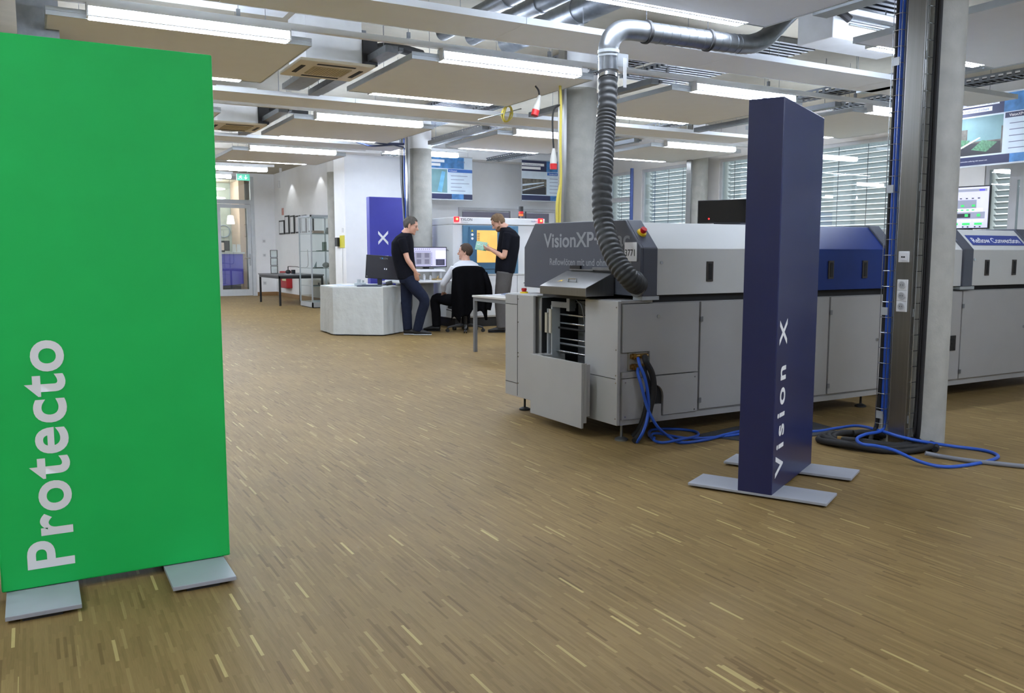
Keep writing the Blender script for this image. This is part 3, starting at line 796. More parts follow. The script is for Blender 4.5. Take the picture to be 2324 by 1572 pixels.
k = MB(); k.box(3.462, 3.478, 5.14, 5.27, 1.14, 1.165); obj('lid_hinge', k, BLACK, t)

# second oven
t = thing('reflow_oven', 'light grey reflow oven at the right edge with blue sign plate on its hood', 'machine', (7.4, 5.2, 0))
b = MB(); b.box(6.5, 8.9, 4.52, 5.95, .11, .935); obj('cabinet_frame', b, MGREY, t, bevel=.002)
b = MB(); b.box(6.52, 8.9, 4.54, 5.9, .935, .98); obj('gap_shade', b, DARK, t)  # dark strip stands for the shade in the hood gap
for (xa, xb) in ((6.52, 6.995), (7.012, 8.05), (8.065, 8.88)):
    d = BX('side_door', (xa, xb, 4.497, 4.518, .165, .93), MGREY, t, .003)
    if xa == 7.012:
        for z in (.8, .23): k = MB(); k.box(xa - .012, xa + .012, 4.488, 4.497, z - .018, z + .018); obj('hinge', k, GALVD, d)
        k = MB(); k.cyl((7.94, 4.497, .585), (7.94, 4.485, .585), .013); obj('lock', k, CHROME, d, smooth=True)
    if xa == 6.52:
        k = MB(); k.box(6.83, 6.93, 4.49, 4.497, .42, .55); f = obj('fan_grille', k, BLACK, d)
        k = MB(); k.cyl((6.88, 4.49, .485), (6.88, 4.487, .485), .042, n=20); k.cyl((6.88, 4.487, .485), (6.88, 4.484, .485), .012); obj('fan_hub', k, DARK, f)
for x in (6.95, 8.7):
    k = MB(); k.cyl((x, 4.62, .02), (x, 4.62, .12), .009, n=10); k.lathe([(.045, 0), (.045, .012), (.02, .024)], (x, 4.62, 0)); obj('levelling_foot', k, GALVD, t, smooth=True)
obj('hood_cover', MB().prism(inner, 'X', 6.35, 6.93), MWHITE, t, bevel=.003)
obj('hood_trim', MB().prism(prof, 'X', 6.93, 7.06), DGREY, t, bevel=.006)
hc = obj('hood_cover', MB().prism(inner, 'X', 7.06, 7.95), MWHITE, t, bevel=.003)
obj('hood_trim', MB().prism(prof, 'X', 7.95, 8.1), DGREY, t, bevel=.006)
obj('hood_cover', MB().prism(inner, 'X', 8.1, 8.9), MWHITE, t, bevel=.003)
obj('hood_foot', MB().box(6.9, 7.1, 4.46, 4.56, .945, .97), ALU, t)
for x in (7.285, 7.69): slot(x, t)
k = MB(); k.cyl((7.1, 4.475, 1.2), (7.1, 4.466, 1.2), .011); obj('lock', k, CHROME, t, smooth=True)
sl = Vector((0, 4.645 - 4.475, 1.46 - 1.283)).normalized()
M = frame(Vector((7.13, 4.475, 1.283)) + sl * .055 + nrm * .001, (1, 0, 0), sl)
k = MB(); lines(k, M, [(0, .78, 0, .12, 0)], 0); k.box(0, .78, 0, .12, 0, .002, M); pl_ = obj('sign_plate', k, mat('sign blue', (58, 74, 150), .4), t, label='blue sign plate')
text('lettering', 'Reflow Convection', M @ Matrix.Translation((.04, .028, .0025)), .062, LETTER, pl_, .70, .012)
# monitors on the ovens
def face_screen(name, lb, p_left, p_right, z0, z1, par_loc, thick=.03):
    pass


p0 = at(1583, 480, 'Y', 5.35); dirn = Vector((math.cos(R(-64)), math.sin(R(-64)), 0))
zb = at(1583, 507, 'Y', 5.35).z; zt = at(1583, 455, 'Y', 5.35).z
t = thing('monitor', 'black monitor with a small red light, half hidden by the navy tower', 'monitor', (p0.x, p0.y, 1.487), rz=R(-64), local=True)
BX('housing', (0, .5, 0, .03, zb - 1.487, zt - 1.487), BLACK, t, .004)
BX('screen', (.008, .492, -.002, 0, zb - 1.48, zt - 1.492), mat('dark glossy screen', (18, 19, 21), .12), t)
k = MB(); k.ball((.10, -.003, zb - 1.487 + .035), .005); obj('red_light', k, mat('red glow', (255, 20, 20), .5, emit=12), t)
k = MB(); k.box(.2, .3, .03, .06, .0, .1); k.box(.14, .36, -.0, .16, -.004, .01); obj('stand', k, BLACK, t)

p1 = Vector((8.02, 4.93, 0)); dr = R(-77.7)
zt = at(2261, 420, 'Y', 4.93).z; zb = 1.487
t = thing('monitor', 'lit monitor showing a grey control screen above the right oven', 'monitor', (p1.x - .62 * math.cos(dr), p1.y - .62 * math.sin(dr), 1.487), rz=dr, local=True)
h = zt - zb
BX('housing', (0, .62, 0, .03, 0.0, h), BLACK, t, .004)
SCR = mat('screen lavender', (190, 188, 226), .4, emit=.34); SC2 = mat('screen grey', (140, 142, 158), .4, emit=.25); SC3 = mat('screen green', (60, 200, 100), .4, emit=.35); SC4 = mat('screen blue', (80, 70, 200), .4, emit=.35); SC5 = mat('screen white', (228, 228, 240), .4, emit=.38); SC6 = mat('screen dark', (50, 50, 60), .4, emit=.3); SC7 = mat('screen red', (220, 90, 100), .4, emit=.3)
M = frame((0, -.001, 0), (1, 0, 0), (0, 0, 1))
k = MB(); r_ = [(.012, .608, .012, h - .012, 0), (.012, .608, h - .06, h - .012, 5)]
z = .0007
lines(k, M, r_[:1], .0003)
lines(k, M, [(.03, .59, h - .055, h - .03, 1), (.52, .57, h - .05, h - .035, 3), (.05, .50, .20, .28, 1), (.02, .56, .165, .2, 4), (.05, .58, .1, .165, 1), (.25, .45, .11, .15, 5)], .0006)
g = []
for i in range(9):
    g.append((.06 + i * .05, .085 + i * .05, .178, .19, 2)); g.append((.07 + i * .055, .09 + i * .055, .29, .3, 5))
for i in range(5):
    g.append((.06 + i * .1, .09 + i * .1, .215, .235, 2)); g.append((.07 + i * .11, .10 + i * .11, .12, .145, 2 if i != 2 else 6)); g.append((.05 + i * .11, .12 + i * .11, .04, .06, 2)); g.append((.04 + i * .11, .13 + i * .11, .07, .085, 4)); g.append((.05 + i * .11, .065 + i * .11, .016, .028, 5)); g.append((.095 + i * .11, .11 + i * .11, .016, .028, 5))
lines(k, M, g, .0009)
obj('screen', k, [SCR, SC2, SC3, SC4, SC5, SC6, SC7], t, normals=False)
k = MB(); k.box(.25, .37, .03, .07, .0, .2); k.box(.2, .42, 0, .16, -.003, .008); obj('stand', k, BLACK, t)

# ================================================================== HOSES AND MAT ON THE FLOOR
def G(x, y, z=.0): return at(x, y, 'Z', z)


def h4(x, y, Y=4.39): return at(x, y, 'Y', Y)


k = MB(); pts = [G(1640, 985), G(1700, 1003), G(1850, 990), G(1900, 975), G(1850, 955), G(1700, 968)]
k.prism([(3.95, 4.42), (4.1, 4.14), (4.66, 4.0), (4.98, 4.08), (5.03, 4.38), (4.4, 4.5)], 'Z', 0, .006)
tag(obj('floor_mat', k, mat('dark fibre mat', (64, 66, 72), .95, bump=.4, bscale=200)), 'dark grey mat on the floor half under the oven', 'mat')
r = .0105
k = MB(); k.tube(bez([(3.475, 4.462, .564), h4(1452, 828, 4.41), h4(1463, 855), h4(1470, 890), h4(1472, 925), h4(1467, 958, 4.38), h4(1457, 985, 4.36), G(1446, 1003, r)], 8), r, 10)
tag(obj('water_hose', k, HOSEB, smooth=True), 'short blue water hose hanging from the oven\'s upper valve', 'hose')
k = MB(); k.tube(bez([(3.475, 4.462, .495), h4(1448, 848, 4.42), h4(1457, 880), h4(1466, 915), h4(1478, 945, 4.38), h4(1494, 970, 4.37), G(1515, 988, .03), G(1545, 1004, r), G(1600, 998, r), G(1650, 985, .02), G(1700, 977, r), G(1840, 979, r), G(1900, 971, r), G(1945, 966, .05), G(1990, 975, .09), G(2040, 990, .09), G(2090, 1001, .07), G(2160, 1012, .02), G(2235, 1022, r), G(2265, 1036, r), G(2225, 1050, r), G(2150, 1059, r), G(2090, 1048, .03), G(2030, 1022, .075), G(1990, 1012, .09), G(1955, 1007, .09), G(1945, 995, .09), G(1965, 985, .09), G(2000, 977, .10), (4.845, 3.60, .16), (4.845, 3.60, .4)], 8), r, 10)
tag(obj('water_hose', k, HOSEB, smooth=True), 'long blue water hose running from the oven past the navy tower to the nearest column', 'hose')
k = MB(); k.tube(bez([G(1485, 993, .02), G(1473, 988, r), G(1480, 975, r), G(1525, 973, r), G(1575, 978, r), G(1583, 988, r), G(1545, 997, .03), G(1500, 1004, r), G(1478, 993, r), G(1490, 983, .02), G(1560, 994, r), G(1640, 990, r), G(1700, 981, .02)], 8), r * .9, 10)
tag(obj('water_hose', k, HOSEB, smooth=True), 'loop of blue hose lying on the floor in front of the oven', 'hose')
for lb, p in (('upper black hose bending down from the oven valves', [(3.53, 4.46, .572), h4(1466, 820, 4.43), h4(1480, 848, 4.43), h4(1484, 885, 4.43), h4(1477, 920, 4.44), h4(1468, 955, 4.44), h4(1452, 985, 4.46), G(1440, 1000, .02)]),
              ('lower black hose behind the blue hoses at the oven side', [(3.53, 4.46, .50), h4(1462, 845, 4.45), h4(1471, 872, 4.46), h4(1470, 905, 4.46), h4(1462, 945, 4.47), h4(1450, 975, 4.5), G(1436, 990, .024)])):
    k = MB(); k.tube(bez(p, 8), .02, 12); tag(obj('insulated_hose', k, HOSEK, smooth=True), lb, 'hose', 'black hoses at the oven side')
# coil of black hose
k = MB(); pts = []; cx, cy = 4.80, 3.56; 
ax = Vector((4.894 - 4.549, 3.278 - 3.907, 0)); a_ = ax.length / 2
e1 = ax.normalized(); e2 = Vector((-e1.y, e1.x, 0)); cc = G(1984, 1012)
for i in range(150):
    th = 2 * PI * i / 34; rr_ = 1 - .09 * (i / 34) + .06 * math.sin(i * .37)
    pts.append(cc + e1 * math.cos(th) * a_ * rr_ + e2 * math.sin(th) * .235 * rr_ + Vector((0, 0, .022 + .007 * (i / 34) + .009 * math.sin(i * .61))))
k.tube(pts, .02, 10)
tag(obj('hose_coil', k, HOSEK, smooth=True), 'coiled thick black hose on the floor in front of the nearest column', 'hose')
k = MB(); k.tube(bez([G(2100, 1028, .03), G(2140, 1036, .014), G(2200, 1045, .014), G(2324, 1058, .014), G(2420, 1068, .014)], 8), .014, 10)
tag(obj('floor_cable', k, HOSEG, smooth=True), 'grey cable leaving the black coil towards the right edge', 'cable')
k = MB(); k.cyl(G(1900, 995, .05), G(1925, 997, .05), .018, n=12); k.cyl(G(1925, 997, .05), G(1945, 998, .05), .014, n=12)
tag(obj('hose_coupling', k, BR, smooth=True), 'brass hose coupling lying inside the black coil', 'coupling')
# cables and baskets on the nearest column
def basket(x, y, w, lb, face='-Y'):
    t = thing('cable_basket', lb, 'cable basket', (x, y, 0), group='wire cable baskets on the nearest column')
    k = MB()
    for dx_, dy_ in ((0, 0), (0, w), (-.05, 0), (-.05, w)): k.tube([(x + dx_, y + dy_, .1), (x + dx_, y + dy_, ZC)], .0025, 5)
    obj('long_wire', k, CHROME, t)
    k = MB(); z = .14
    while z < 3.5: k.tube([(x, y, z), (x - .05, y, z), (x - .05, y + w, z), (x, y + w, z)], .0025, 5); z += .1
    obj('cross_wire', k, CHROME, t)
    k = MB()
    for z in (.2, .88, 1.66, 2.45): k.box(x - .053, x - .05, y + w * .1, y + w * .9, z - .025, z + .025)
    obj('clip', k, ALU, t)


basket(4.865, 3.59, .06, 'left wire cable basket holding blue hoses on the nearest column')
basket(4.875, 3.41, .05, 'right wire cable basket holding black cables on the nearest column')
for dy_, mt_, lb in ((.02, HOSEB, 'blue hose rising in the left basket, right one'), (.045, HOSEB, 'blue hose rising in the left basket, left one')):
    k = MB(); k.tube(bez([(4.845, 3.585 + dy_ * .8, .2), (4.847, 3.585 + dy_ * .8, 1), (4.845, 3.585 + dy_ * .8, 2.2), (4.845, 3.585 + dy_ * .8, ZC)], 6), .011, 8); tag(obj('riser_hose', k, mt_, smooth=True), lb, 'hose', 'hoses rising at the nearest column')
k = MB(); k.tube(bez([G(1975, 1000, .03), (4.80, 3.66, .06), (4.84, 3.65, .2), (4.85, 3.645, 1), (4.85, 3.645, ZC)], 8), .015, 8); tag(obj('riser_cable', k, HOSEK, smooth=True), 'black hose at the left side of the left basket on the nearest column', 'cable', 'cables rising at the nearest column')
for q in range(2):
    k = MB(); yy = 3.385 + q * .02; k.tube(bez([G(2075 + q * 25, 1003 - q * 3, .03), (4.90, yy + .01, .1), (4.893, yy, .4), (4.89, yy - .006, 1.2), (4.893, yy + .003, 2.2), (4.893, yy, ZC)], 8), .014, 8); tag(obj('riser_cable', k, HOSEK, smooth=True), ['black cable nearest the concrete in the right basket', 'black cable nearest the steel duct in the right basket'][q], 'cable', 'cables rising at the nearest column')
# sockets on the steel duct face (looking to -X)
def plate_on_duct(z0, z1, lb, nsock, data=False):
    t = thing('wall_socket', lb, 'socket', (4.8, 3.48, z0))
    BX('plate', (4.789, 4.7995, 3.445, 3.518, z0, z1), WMETAL, t, .003)
    n = nsock
    for i in range(n):
        zc = z0 + (i + .5) * (z1 - z0) / n
        if not data:
            k = MB(); k.cyl((4.789, 3.4815, zc), (4.785, 3.4815, zc), .024, n=24); s = obj('insert', k, mat('socket grey', (188, 190, 192), .4), t, smooth=True)
            k = MB(); k.cyl((4.785, 3.4815, zc), (4.7845, 3.4815, zc), .018, n=20); k.mi = 0; o = obj('recess', k, mat('socket shade', (168, 170, 172), .5), s)
            k = MB(); k.cyl((4.7845, 3.474, zc), (4.784, 3.474, zc), .003, n=8); k.cyl((4.7845, 3.489, zc), (4.784, 3.489, zc), .003, n=8); obj('pin_holes', k, BLACK, t)
            if i: k = MB(); k.box(4.7885, 4.7892, 3.445, 3.518, z0 + i * (z1 - z0) / n - .0006, z0 + i * (z1 - z0) / n + .0006); obj('plate_joint', k, GALVD, t)
        else:
            k = MB(); k.box(4.785, 4.789, 3.46, 3.503, zc - .022, zc + .02); s = obj('insert', k, WMETAL, t)
            k = MB(); k.box(4.784, 4.7855, 3.468, 3.48, zc - .006, zc + .004); k.box(4.784, 4.7855, 3.483, 3.495, zc - .006, zc + .004); obj('port', k, BLACK, s)


za = at(2045, 707, 'X', 4.8).z; zb_ = at(2048, 634, 'X', 4.8).z; plate_on_duct(za, zb_, 'triple white power socket on the nearest column\'s steel duct', 3)
za = at(2048, 595, 'X', 4.8).z; zb_ = at(2050, 570, 'X', 4.8).z; plate_on_duct(za, zb_, 'white data socket above the triple power socket on the steel duct', 1, True)

# ================================================================== FAR TABLE WITH CLOTH
CLOTH = mat('white table cloth', (200, 204, 202), .85, var=.03, bump=1.0, bscale=9)
base = [(4.085, 13.55), (4.03, 12.72), (4.66, 12.24), (5.12, 12.62), (5.2, 13.5), (4.7, 13.95)]
t = thing('table_cloth', 'white cloth draped to the floor over the many-sided demonstration table', 'tablecloth', (4.6, 13.1, 0))
k = MB(); n = len(base); loop = []
for i in range(n):
    a, b_ = Vector(base[i]), Vector(base[(i + 1) % n])
    for j in range(14): loop.append(a + (b_ - a) * j / 14)
cen = Vector((4.63, 13.1)); rings = []
for z in (.745, .735, .6, .45, .3, .15, .02):
    ring = []
    for i, p in enumerate(loop):
        dr_ = (p - cen).normalized(); w_ = (.008 * math.sin(i * 1.7) + .006 * math.sin(i * .6 + z * 9)) * (1 - z / .75)
        q = p + dr_ * (w_ + (.0 if z < .74 else -.012) + .012 * (1 - z / .75)); ring.append(k.bm.verts.new((q.x, q.y, z)))
    rings.append(ring)
for A, B_ in zip(rings, rings[1:]):
    for j in range(len(A)): k.face([A[j], A[(j + 1) % len(A)], B_[(j + 1) % len(A)], B_[j]])
obj('drape', k, CLOTH, t, smooth=True)
k = MB(); k.prism([tuple(cen + (Vector(p) - cen) * .99) for p in base], 'Z', .738, .747); obj('cloth_top', k, CLOTH, t)
k = MB(); k.prism([tuple(cen + (Vector(p) - cen) * .93) for p in base], 'Z', .0, .735); tb = obj('demonstration_table', k, DGREY); tag(tb, 'many-sided table core hidden under the white cloth', 'table')

ZT = .748
# dark monitor
pl, pr = at(827, 600, 'Y', 12.95), at(912, 600, 'Y', 12.75)
dv = (pr - pl); a_ = math.atan2(dv.y, dv.x)
t = thing('monitor', 'switched-off black monitor with pale logo on the white clothed table', 'monitor', (pl.x, pl.y, ZT), rz=a_, local=True)
wid = .62; M = Matrix.Rotation(R(4), 4, 'Y')
k = MB(); k.box(0, wid, 0, .03, .12, .49, M); obj('housing', k, BLACK, t, bevel=.004)
k = MB(); k.box(.012, wid - .012, -.002, 0, .135, .478, M); obj('screen', k, mat('dark screen', (44, 42, 50), .3), t)
M2 = M @ frame((0, -.003, 0), (1, 0, 0), (0, 0, 1))
text('logo', 'Y', M2 @ Matrix.Translation((.21, .435, 0)), .026, LGREY, t); text('logo', 'X', M2 @ Matrix.Translation((.238, .435, 0)), .026, mat('cyan', (70, 160, 230), .4, emit=.4), t)
text('logo', 'LON', M2 @ Matrix.Translation((.266, .435, 0)), .026, LGREY, t)
k = MB(); lines(k, M2, [(.29, .303, .27, .295, 0), (.32, .333, .27, .295, 0), (.02, .03, .145, .155, 0), (.6, .608, .145, .155, 0)], 0); obj('screen_marks', k, LETTER, t, normals=False)
k = MB(); k.box(.2, .27, .03, .06, .0, .3); k.box(.12, .35, -.04, .16, 0, .012); obj('stand', k, BLACK, t, bevel=.004)
# clutter
PAPER = mat('white paper', (230, 232, 235), .8)
for i, (x, y, a, c, lb) in enumerate(((4.22, 13.2, .3, 0, 'white sheet at the left end of the clothed table'), (4.3, 12.95, -.2, 0, 'white leaflet near the front left of the clothed table'), (4.38, 13.25, .6, 1, 'blue and white leaflet on the clothed table'), (4.48, 13.4, .1, 0, 'white sheet at the back of the clothed table'))):
    k = MB(); M = Matrix.Translation((x, y, ZT + .0015 * i)) @ Matrix.Rotation(a, 4, 'Z'); k.box(-.1, .1, -.145, .145, 0, .0015, M)
    tag(obj('leaflet', k, [PAPER, mat('leaflet blue', (120, 150, 205), .7)][c]), lb, 'leaflet', 'leaflets on the clothed table')
k = MB(); M = Matrix.Translation((4.55, 12.55, ZT)) @ Matrix.Rotation(-.5, 4, 'Z'); k.box(-.17, .2, -.1, .1, 0, .022, M); k.box(-.1, .14, -.07, .06, .022, .03, M)
tag(obj('device_case', k, mat('slate plastic', (72, 78, 92), .5), bevel=.004), 'flat slate-coloured device lying at the front of the clothed table', 'device')
t = thing('desk_scanner', 'small grey instrument on the clothed table left of the monitor', 'instrument', (4.52, 12.85, ZT))
k = MB(); k.box(4.44, 4.6, 12.8, 12.92, ZT, ZT + .05); obj('body', k, mat('light grey plastic', (172, 180, 184), .5), t, bevel=.01)
k = MB(); k.cyl((4.5, 12.86, ZT + .05), (4.5, 12.86, ZT + .1), .03); k.cyl((4.55, 12.83, ZT + .05), (4.56, 12.83, ZT + .085), .018); obj('lens_barrel', k, mat('light grey plastic', (172, 180, 184), .5), t, smooth=True)
k = MB(); k.cyl((4.86, 12.62, ZT + .03), (4.95, 12.6, ZT + .05), .03, .035); k.tube(bez([(4.95, 12.6, ZT + .03), (4.9, 12.7, ZT + .02), (4.7, 12.66, ZT + .01), (4.6, 12.72, ZT + .01), (4.8, 12.8, ZT + .01)]), .008, 6)
tag(obj('camera_module', k, BLACK, smooth=True), 'black cylindrical device with cable in front of the switched-off monitor', 'device')
k = MB(); k.box(4.72, 4.96, 12.42, 12.5, ZT, ZT + .008, None); tag(obj('ruler', k, PAPER), 'white strip of papers at the front edge of the clothed table', 'paper')

# ================================================================== X-RAY MACHINE
t = thing('xray_inspection_machine', 'large white inspection cabinet with amber window and red corner lamps', 'machine', (7.2, 13.7, 0))
XR = mat('white cabinet paint', (226, 229, 232), .35, var=.01)
STB = mat('steel blue door', (84, 126, 156), .4, var=.02)
obj('cabinet', MB().box(6.21, 8.0, 13.02, 14.38, .16, 1.74), XR, t, bevel=.01)
obj('top_band', MB().box(6.21, 8.0, 12.99, 14.3, 1.742, 1.86), XR, t, bevel=.01)
obj('plinth', MB().box(6.26, 7.95, 13.06, 14.3, 0, .16), BLACK, t)
obj('door_recess', MB().box(6.385, 7.46, 12.995, 13.03, .905, 1.725), STB, t, bevel=.004)
d = obj('sliding_door', MB().box(6.50, 7.38, 12.975, 13.0, .99, 1.70), mat('steel blue panel', (70, 112, 144), .4), t, bevel=.004)
k = MB(); k.box(6.64, 7.03, 12.97, 12.977, 1.10, 1.645)
wn_ = obj('amber_window', k, mat('amber glass', (226, 172, 92), .25, emit=.38, var=.12, scale=2.5), d)
k = MB(); 
for i in range(7): k.box(6.645, 6.69, 12.967, 12.97, 1.42 + i * .028, 1.43 + i * .028)
k.box(6.66, 6.86, 12.967, 12.97, 1.395, 1.405); k.box(6.76, 6.79, 12.966, 12.97, 1.37, 1.395); k.box(6.645, 7.02, 12.967, 12.97, 1.33, 1.332)
obj('interior_fittings', k, mat('fittings brown', (84, 62, 40), .6), wn_)
k = MB(); k.cyl((6.55, 12.97, 1.57), (6.55, 12.965, 1.57), .022, n=16); k.cyl((6.55, 12.97, 1.505), (6.55, 12.965, 1.505), .022, n=16); obj('round_sign', k, LETTER, d)
k = MB(); k.prism([(6.53, 1.62), (6.57, 1.62), (6.55, 1.655)], 'Y', 12.967, 12.975); obj('warning_triangle', k, YELP, d)
k = MB(); k.box(6.21, 7.99, 12.99, 13.02, .88, .905); obj('shelf_edge', k, MWHITE, t)
for (a, b_) in ((6.24, 7.44), (7.45, 7.62), (7.63, 7.98)):
    d = BX('lower_door', (a, b_, 13.0, 13.022, .19, .875), XR, t, .003)
    if a == 7.45: k = MB(); k.cyl((7.58, 13.0, .74), (7.58, 12.99, .74), .012); obj('lock', k, CHROME, d)
k = MB(); k.box(7.635, 7.70, 12.985, 13.0, .72, .78); obj('main_switch', k, mat('orange switch', (226, 116, 40), .5), t)
text('lettering', 'YXLON', frame((6.34, 12.988, 1.80), (1, 0, 0), (0, 0, 1)), .045, DGREY, t, .22, .01)
text('lettering', 'Y.Cheetah', frame((6.35, 12.988, 1.765), (1, 0, 0), (0, 0, 1)), .02, LGREY, t, .13)
text('lettering', 'FeinFocus', frame((7.72, 12.988, 1.80), (1, 0, 0), (0, 0, 1)), .025, mat('blue print', (60, 80, 150), .5), t, .15)
for x in (6.26, 7.9):
    k = MB(); k.box(x - .045, x + .045, 12.96, 12.99, 1.78, 1.865); l = obj('warning_lamp', k, mat('red lamp glow', (255, 30, 40), .4, emit=1.6), t, bevel=.004)
    k = MB(); k.ball((x, 12.955, 1.825), (.018, .012, .018)); obj('lamp_bulb', k, mat('orange glow', (255, 170, 60), .4, emit=5), l)
k = MB(); k.tube([(6.21, 13.2, 1.3), (6.18, 13.2, 1.32), (6.16, 13.2, 1.25)], .01, 6); obj('side_hook', k, GALVD, t)
# signal light on top
t = thing('signal_tower_light', 'small stacked signal light on top of the white inspection cabinet', 'signal light', (7.69, 13.3, 1.86))
BX('black_stage', (7.66, 7.72, 13.27, 13.33, 2.0, 2.085), BLACK, t); BX('red_stage', (7.66, 7.72, 13.27, 13.33, 1.955, 1.998), RED, t); BX('orange_stage', (7.66, 7.72, 13.27, 13.33, 1.915, 1.952), mat('orange', (236, 120, 50), .4), t)
obj('mast', MB().cyl((7.69, 13.3, 1.86), (7.69, 13.3, 1.916), .012), GALVD, t)
k = MB(); k.box(7.78, 7.80, 13.3, 13.32, 1.86, 2.0); tag(obj('rod_post', k, BLACK), 'short black post beside the signal light', 'post')

# console in front
t = thing('operator_console', 'white operator console desk with grey curved pedestal', 'desk', (5.55, 13.0, 0))
k = MB(); pts = []
for i in range(13):
    a = PI + PI * i / 12; pts.append((5.56 + .31 * math.cos(a), 13.15 + .36 * math.sin(a)))
k.prism(pts + [(5.87, 13.2), (5.25, 13.2)], 'Z', .03, .78); obj('pedestal', k, mat('pedestal grey', (166, 168, 166), .6), t, smooth=True)
k = MB(); k.prism([(x + (x - 5.56) * .08, y - .03) for x, y in pts] + [(5.89, 13.2), (5.23, 13.2)], 'Z', 0, .03); obj('base_ring', k, mat('base blue', (60, 96, 170), .4), t)
k = MB(); k.prism([(4.98, 12.6), (5.05, 12.48), (5.9, 12.5), (6.08, 12.7), (6.05, 13.18), (5.05, 13.18)], 'Z', .785, .825); obj('desk_top', k, WMETAL, t, bevel=.012)
k = MB(); k.box(5.25, 5.95, 12.78, 13.1, .96, 1.0); k.box(5.3, 5.34, 12.8, 13.1, .825, .96); k.box(5.86, 5.9, 12.8, 13.1, .825, .96); k.prism([(12.62, .965), (12.8, 1.0), (12.8, .965)], 'X', 5.3, 5.9); obj('raised_shelf', k, WMETAL, t)
p0, p1 = at(943, 586, 'Y', 12.85), at(1014, 586, 'Y', 12.85)
t = thing('monitor', 'lit monitor showing an X-ray picture of a chip on the console', 'monitor', (p0.x - .17, 12.85, 1.0), local=True)
wd = p1.x - p0.x + .17; hh = at(980, 560, 'Y', 12.85).z - 1.0
BX('housing', (0, wd, 0, .04, .03, hh), BLACK, t, .004)
M = frame((0, -.001, 0), (1, 0, 0), (0, 0, 1)); k = MB()
lines(k, M, [(.015, wd - .015, .045, hh - .015, 0)], .0003)
x0 = .16; lines(k, M, [(x0, x0 + .28, .07, .27, 1), (wd - .2, wd - .04, .06, .16, 2), (wd - .2, wd - .02, .17, .25, 3), (wd - .2, wd - .02, .255, .3, 3)], .0006)
g = [(x0 + .03 + a * .14, x0 + .11 + a * .14, .085 + b_ * .1, .16 + b_ * .1, 4) for a in (0, 1) for b_ in (0, 1)]
for i in range(12): g += [(x0 + .005 + i * .0235, x0 + .015 + i * .0235, .28, .295, 5), (x0 + .005 + i * .0235, x0 + .015 + i * .0235, .05, .063, 5)]
for i in range(9): g += [(x0 - .02, x0 - .005, .07 + i * .023, .08 + i * .023, 5), (x0 + .285, x0 + .3, .07 + i * .023, .08 + i * .023, 5)]
for i in range(8): g.append((x0 + i * .035, x0 + .014 + i * .035, .31, .335, 1))
g.append((wd - .17, wd - .07, .075, .15, 5))
lines(k, M, g, .0009)
obj('screen', k, [SCR, mat('xray grey', (150, 148, 165), .4, emit=.25), mat('panel dark', (60, 60, 80), .4, emit=.3), SC5, mat('xray mid', (118, 116, 134), .4, emit=.2), mat('xray dark', (80, 78, 100), .4, emit=.12)], t, normals=False)
k = MB(); k.box(wd / 2 - .05, wd / 2 + .05, .01, .05, 0, .05); k.box(wd / 2 - .12, wd / 2 + .12, -.03, .14, 0, .01); obj('stand', k, BLACK, t)
for x, lb, c, h_ in ((5.38, 'small dark bottle under the console shelf', BLACK, .09), (5.55, 'small clear jar under the console shelf', PAPER, .1), (5.66, 'small white box under the console shelf', WMETAL, .08)):
    k = MB(); k.lathe([(.022, 0), (.022, h_ * .75), (.012, h_ * .85), (.012, h_)], (x, 12.72, .826), 12); tag(obj('small_bottle', k, c, smooth=True), lb, 'bottle')
k = MB(); k.prism([(5.72, 12.6), (5.85, 12.63), (5.8, 12.75), (5.68, 12.7)], 'Z', .826, .85); k.cyl((5.76, 12.67, .85), (5.78, 12.67, .9), .02, .004)
tag(obj('bottle_tray', k, mat('tan paper', (196, 170, 120), .6)), 'small pile with a tan cone at the right of the console desk', 'clutter')
k = MB(); k.tube(bez([(5.30, 12.66, .60), (5.25, 12.55, .42), (5.2, 12.5, .33), (5.12, 12.52, .36), (5.1, 12.6, .5)]), .016, 8); tag(obj('looped_cable', k, HOSEK, smooth=True), 'thick black cable loop hanging under the console desk', 'cable')

# ================================================================== POSTERS
PN = mat('poster navy', (44, 50, 88), .45); PB = mat('poster bright blue', (70, 130, 190), .4, var=.35, scale=9); PW = mat('poster pale', (216, 230, 242), .45)
PT = mat('poster title blue', (56, 112, 196), .45); PX = mat('poster text grey', (120, 130, 160), .6); PG = mat('poster photo', (104, 100, 92), .5, var=.5, scale=14)
PTE = mat('poster teal', (120, 160, 164), .5, var=.1); PGR = mat('poster board green', (88, 138, 104), .5, var=.45, scale=40); PK = mat('poster black', (50, 50, 56), .5); PSK = mat('poster sky', (120, 190, 225), .4, var=.2)
PM = [PN, PB, PW, PT, PX, PG, PTE, PGR, PK, PSK, LETTER]


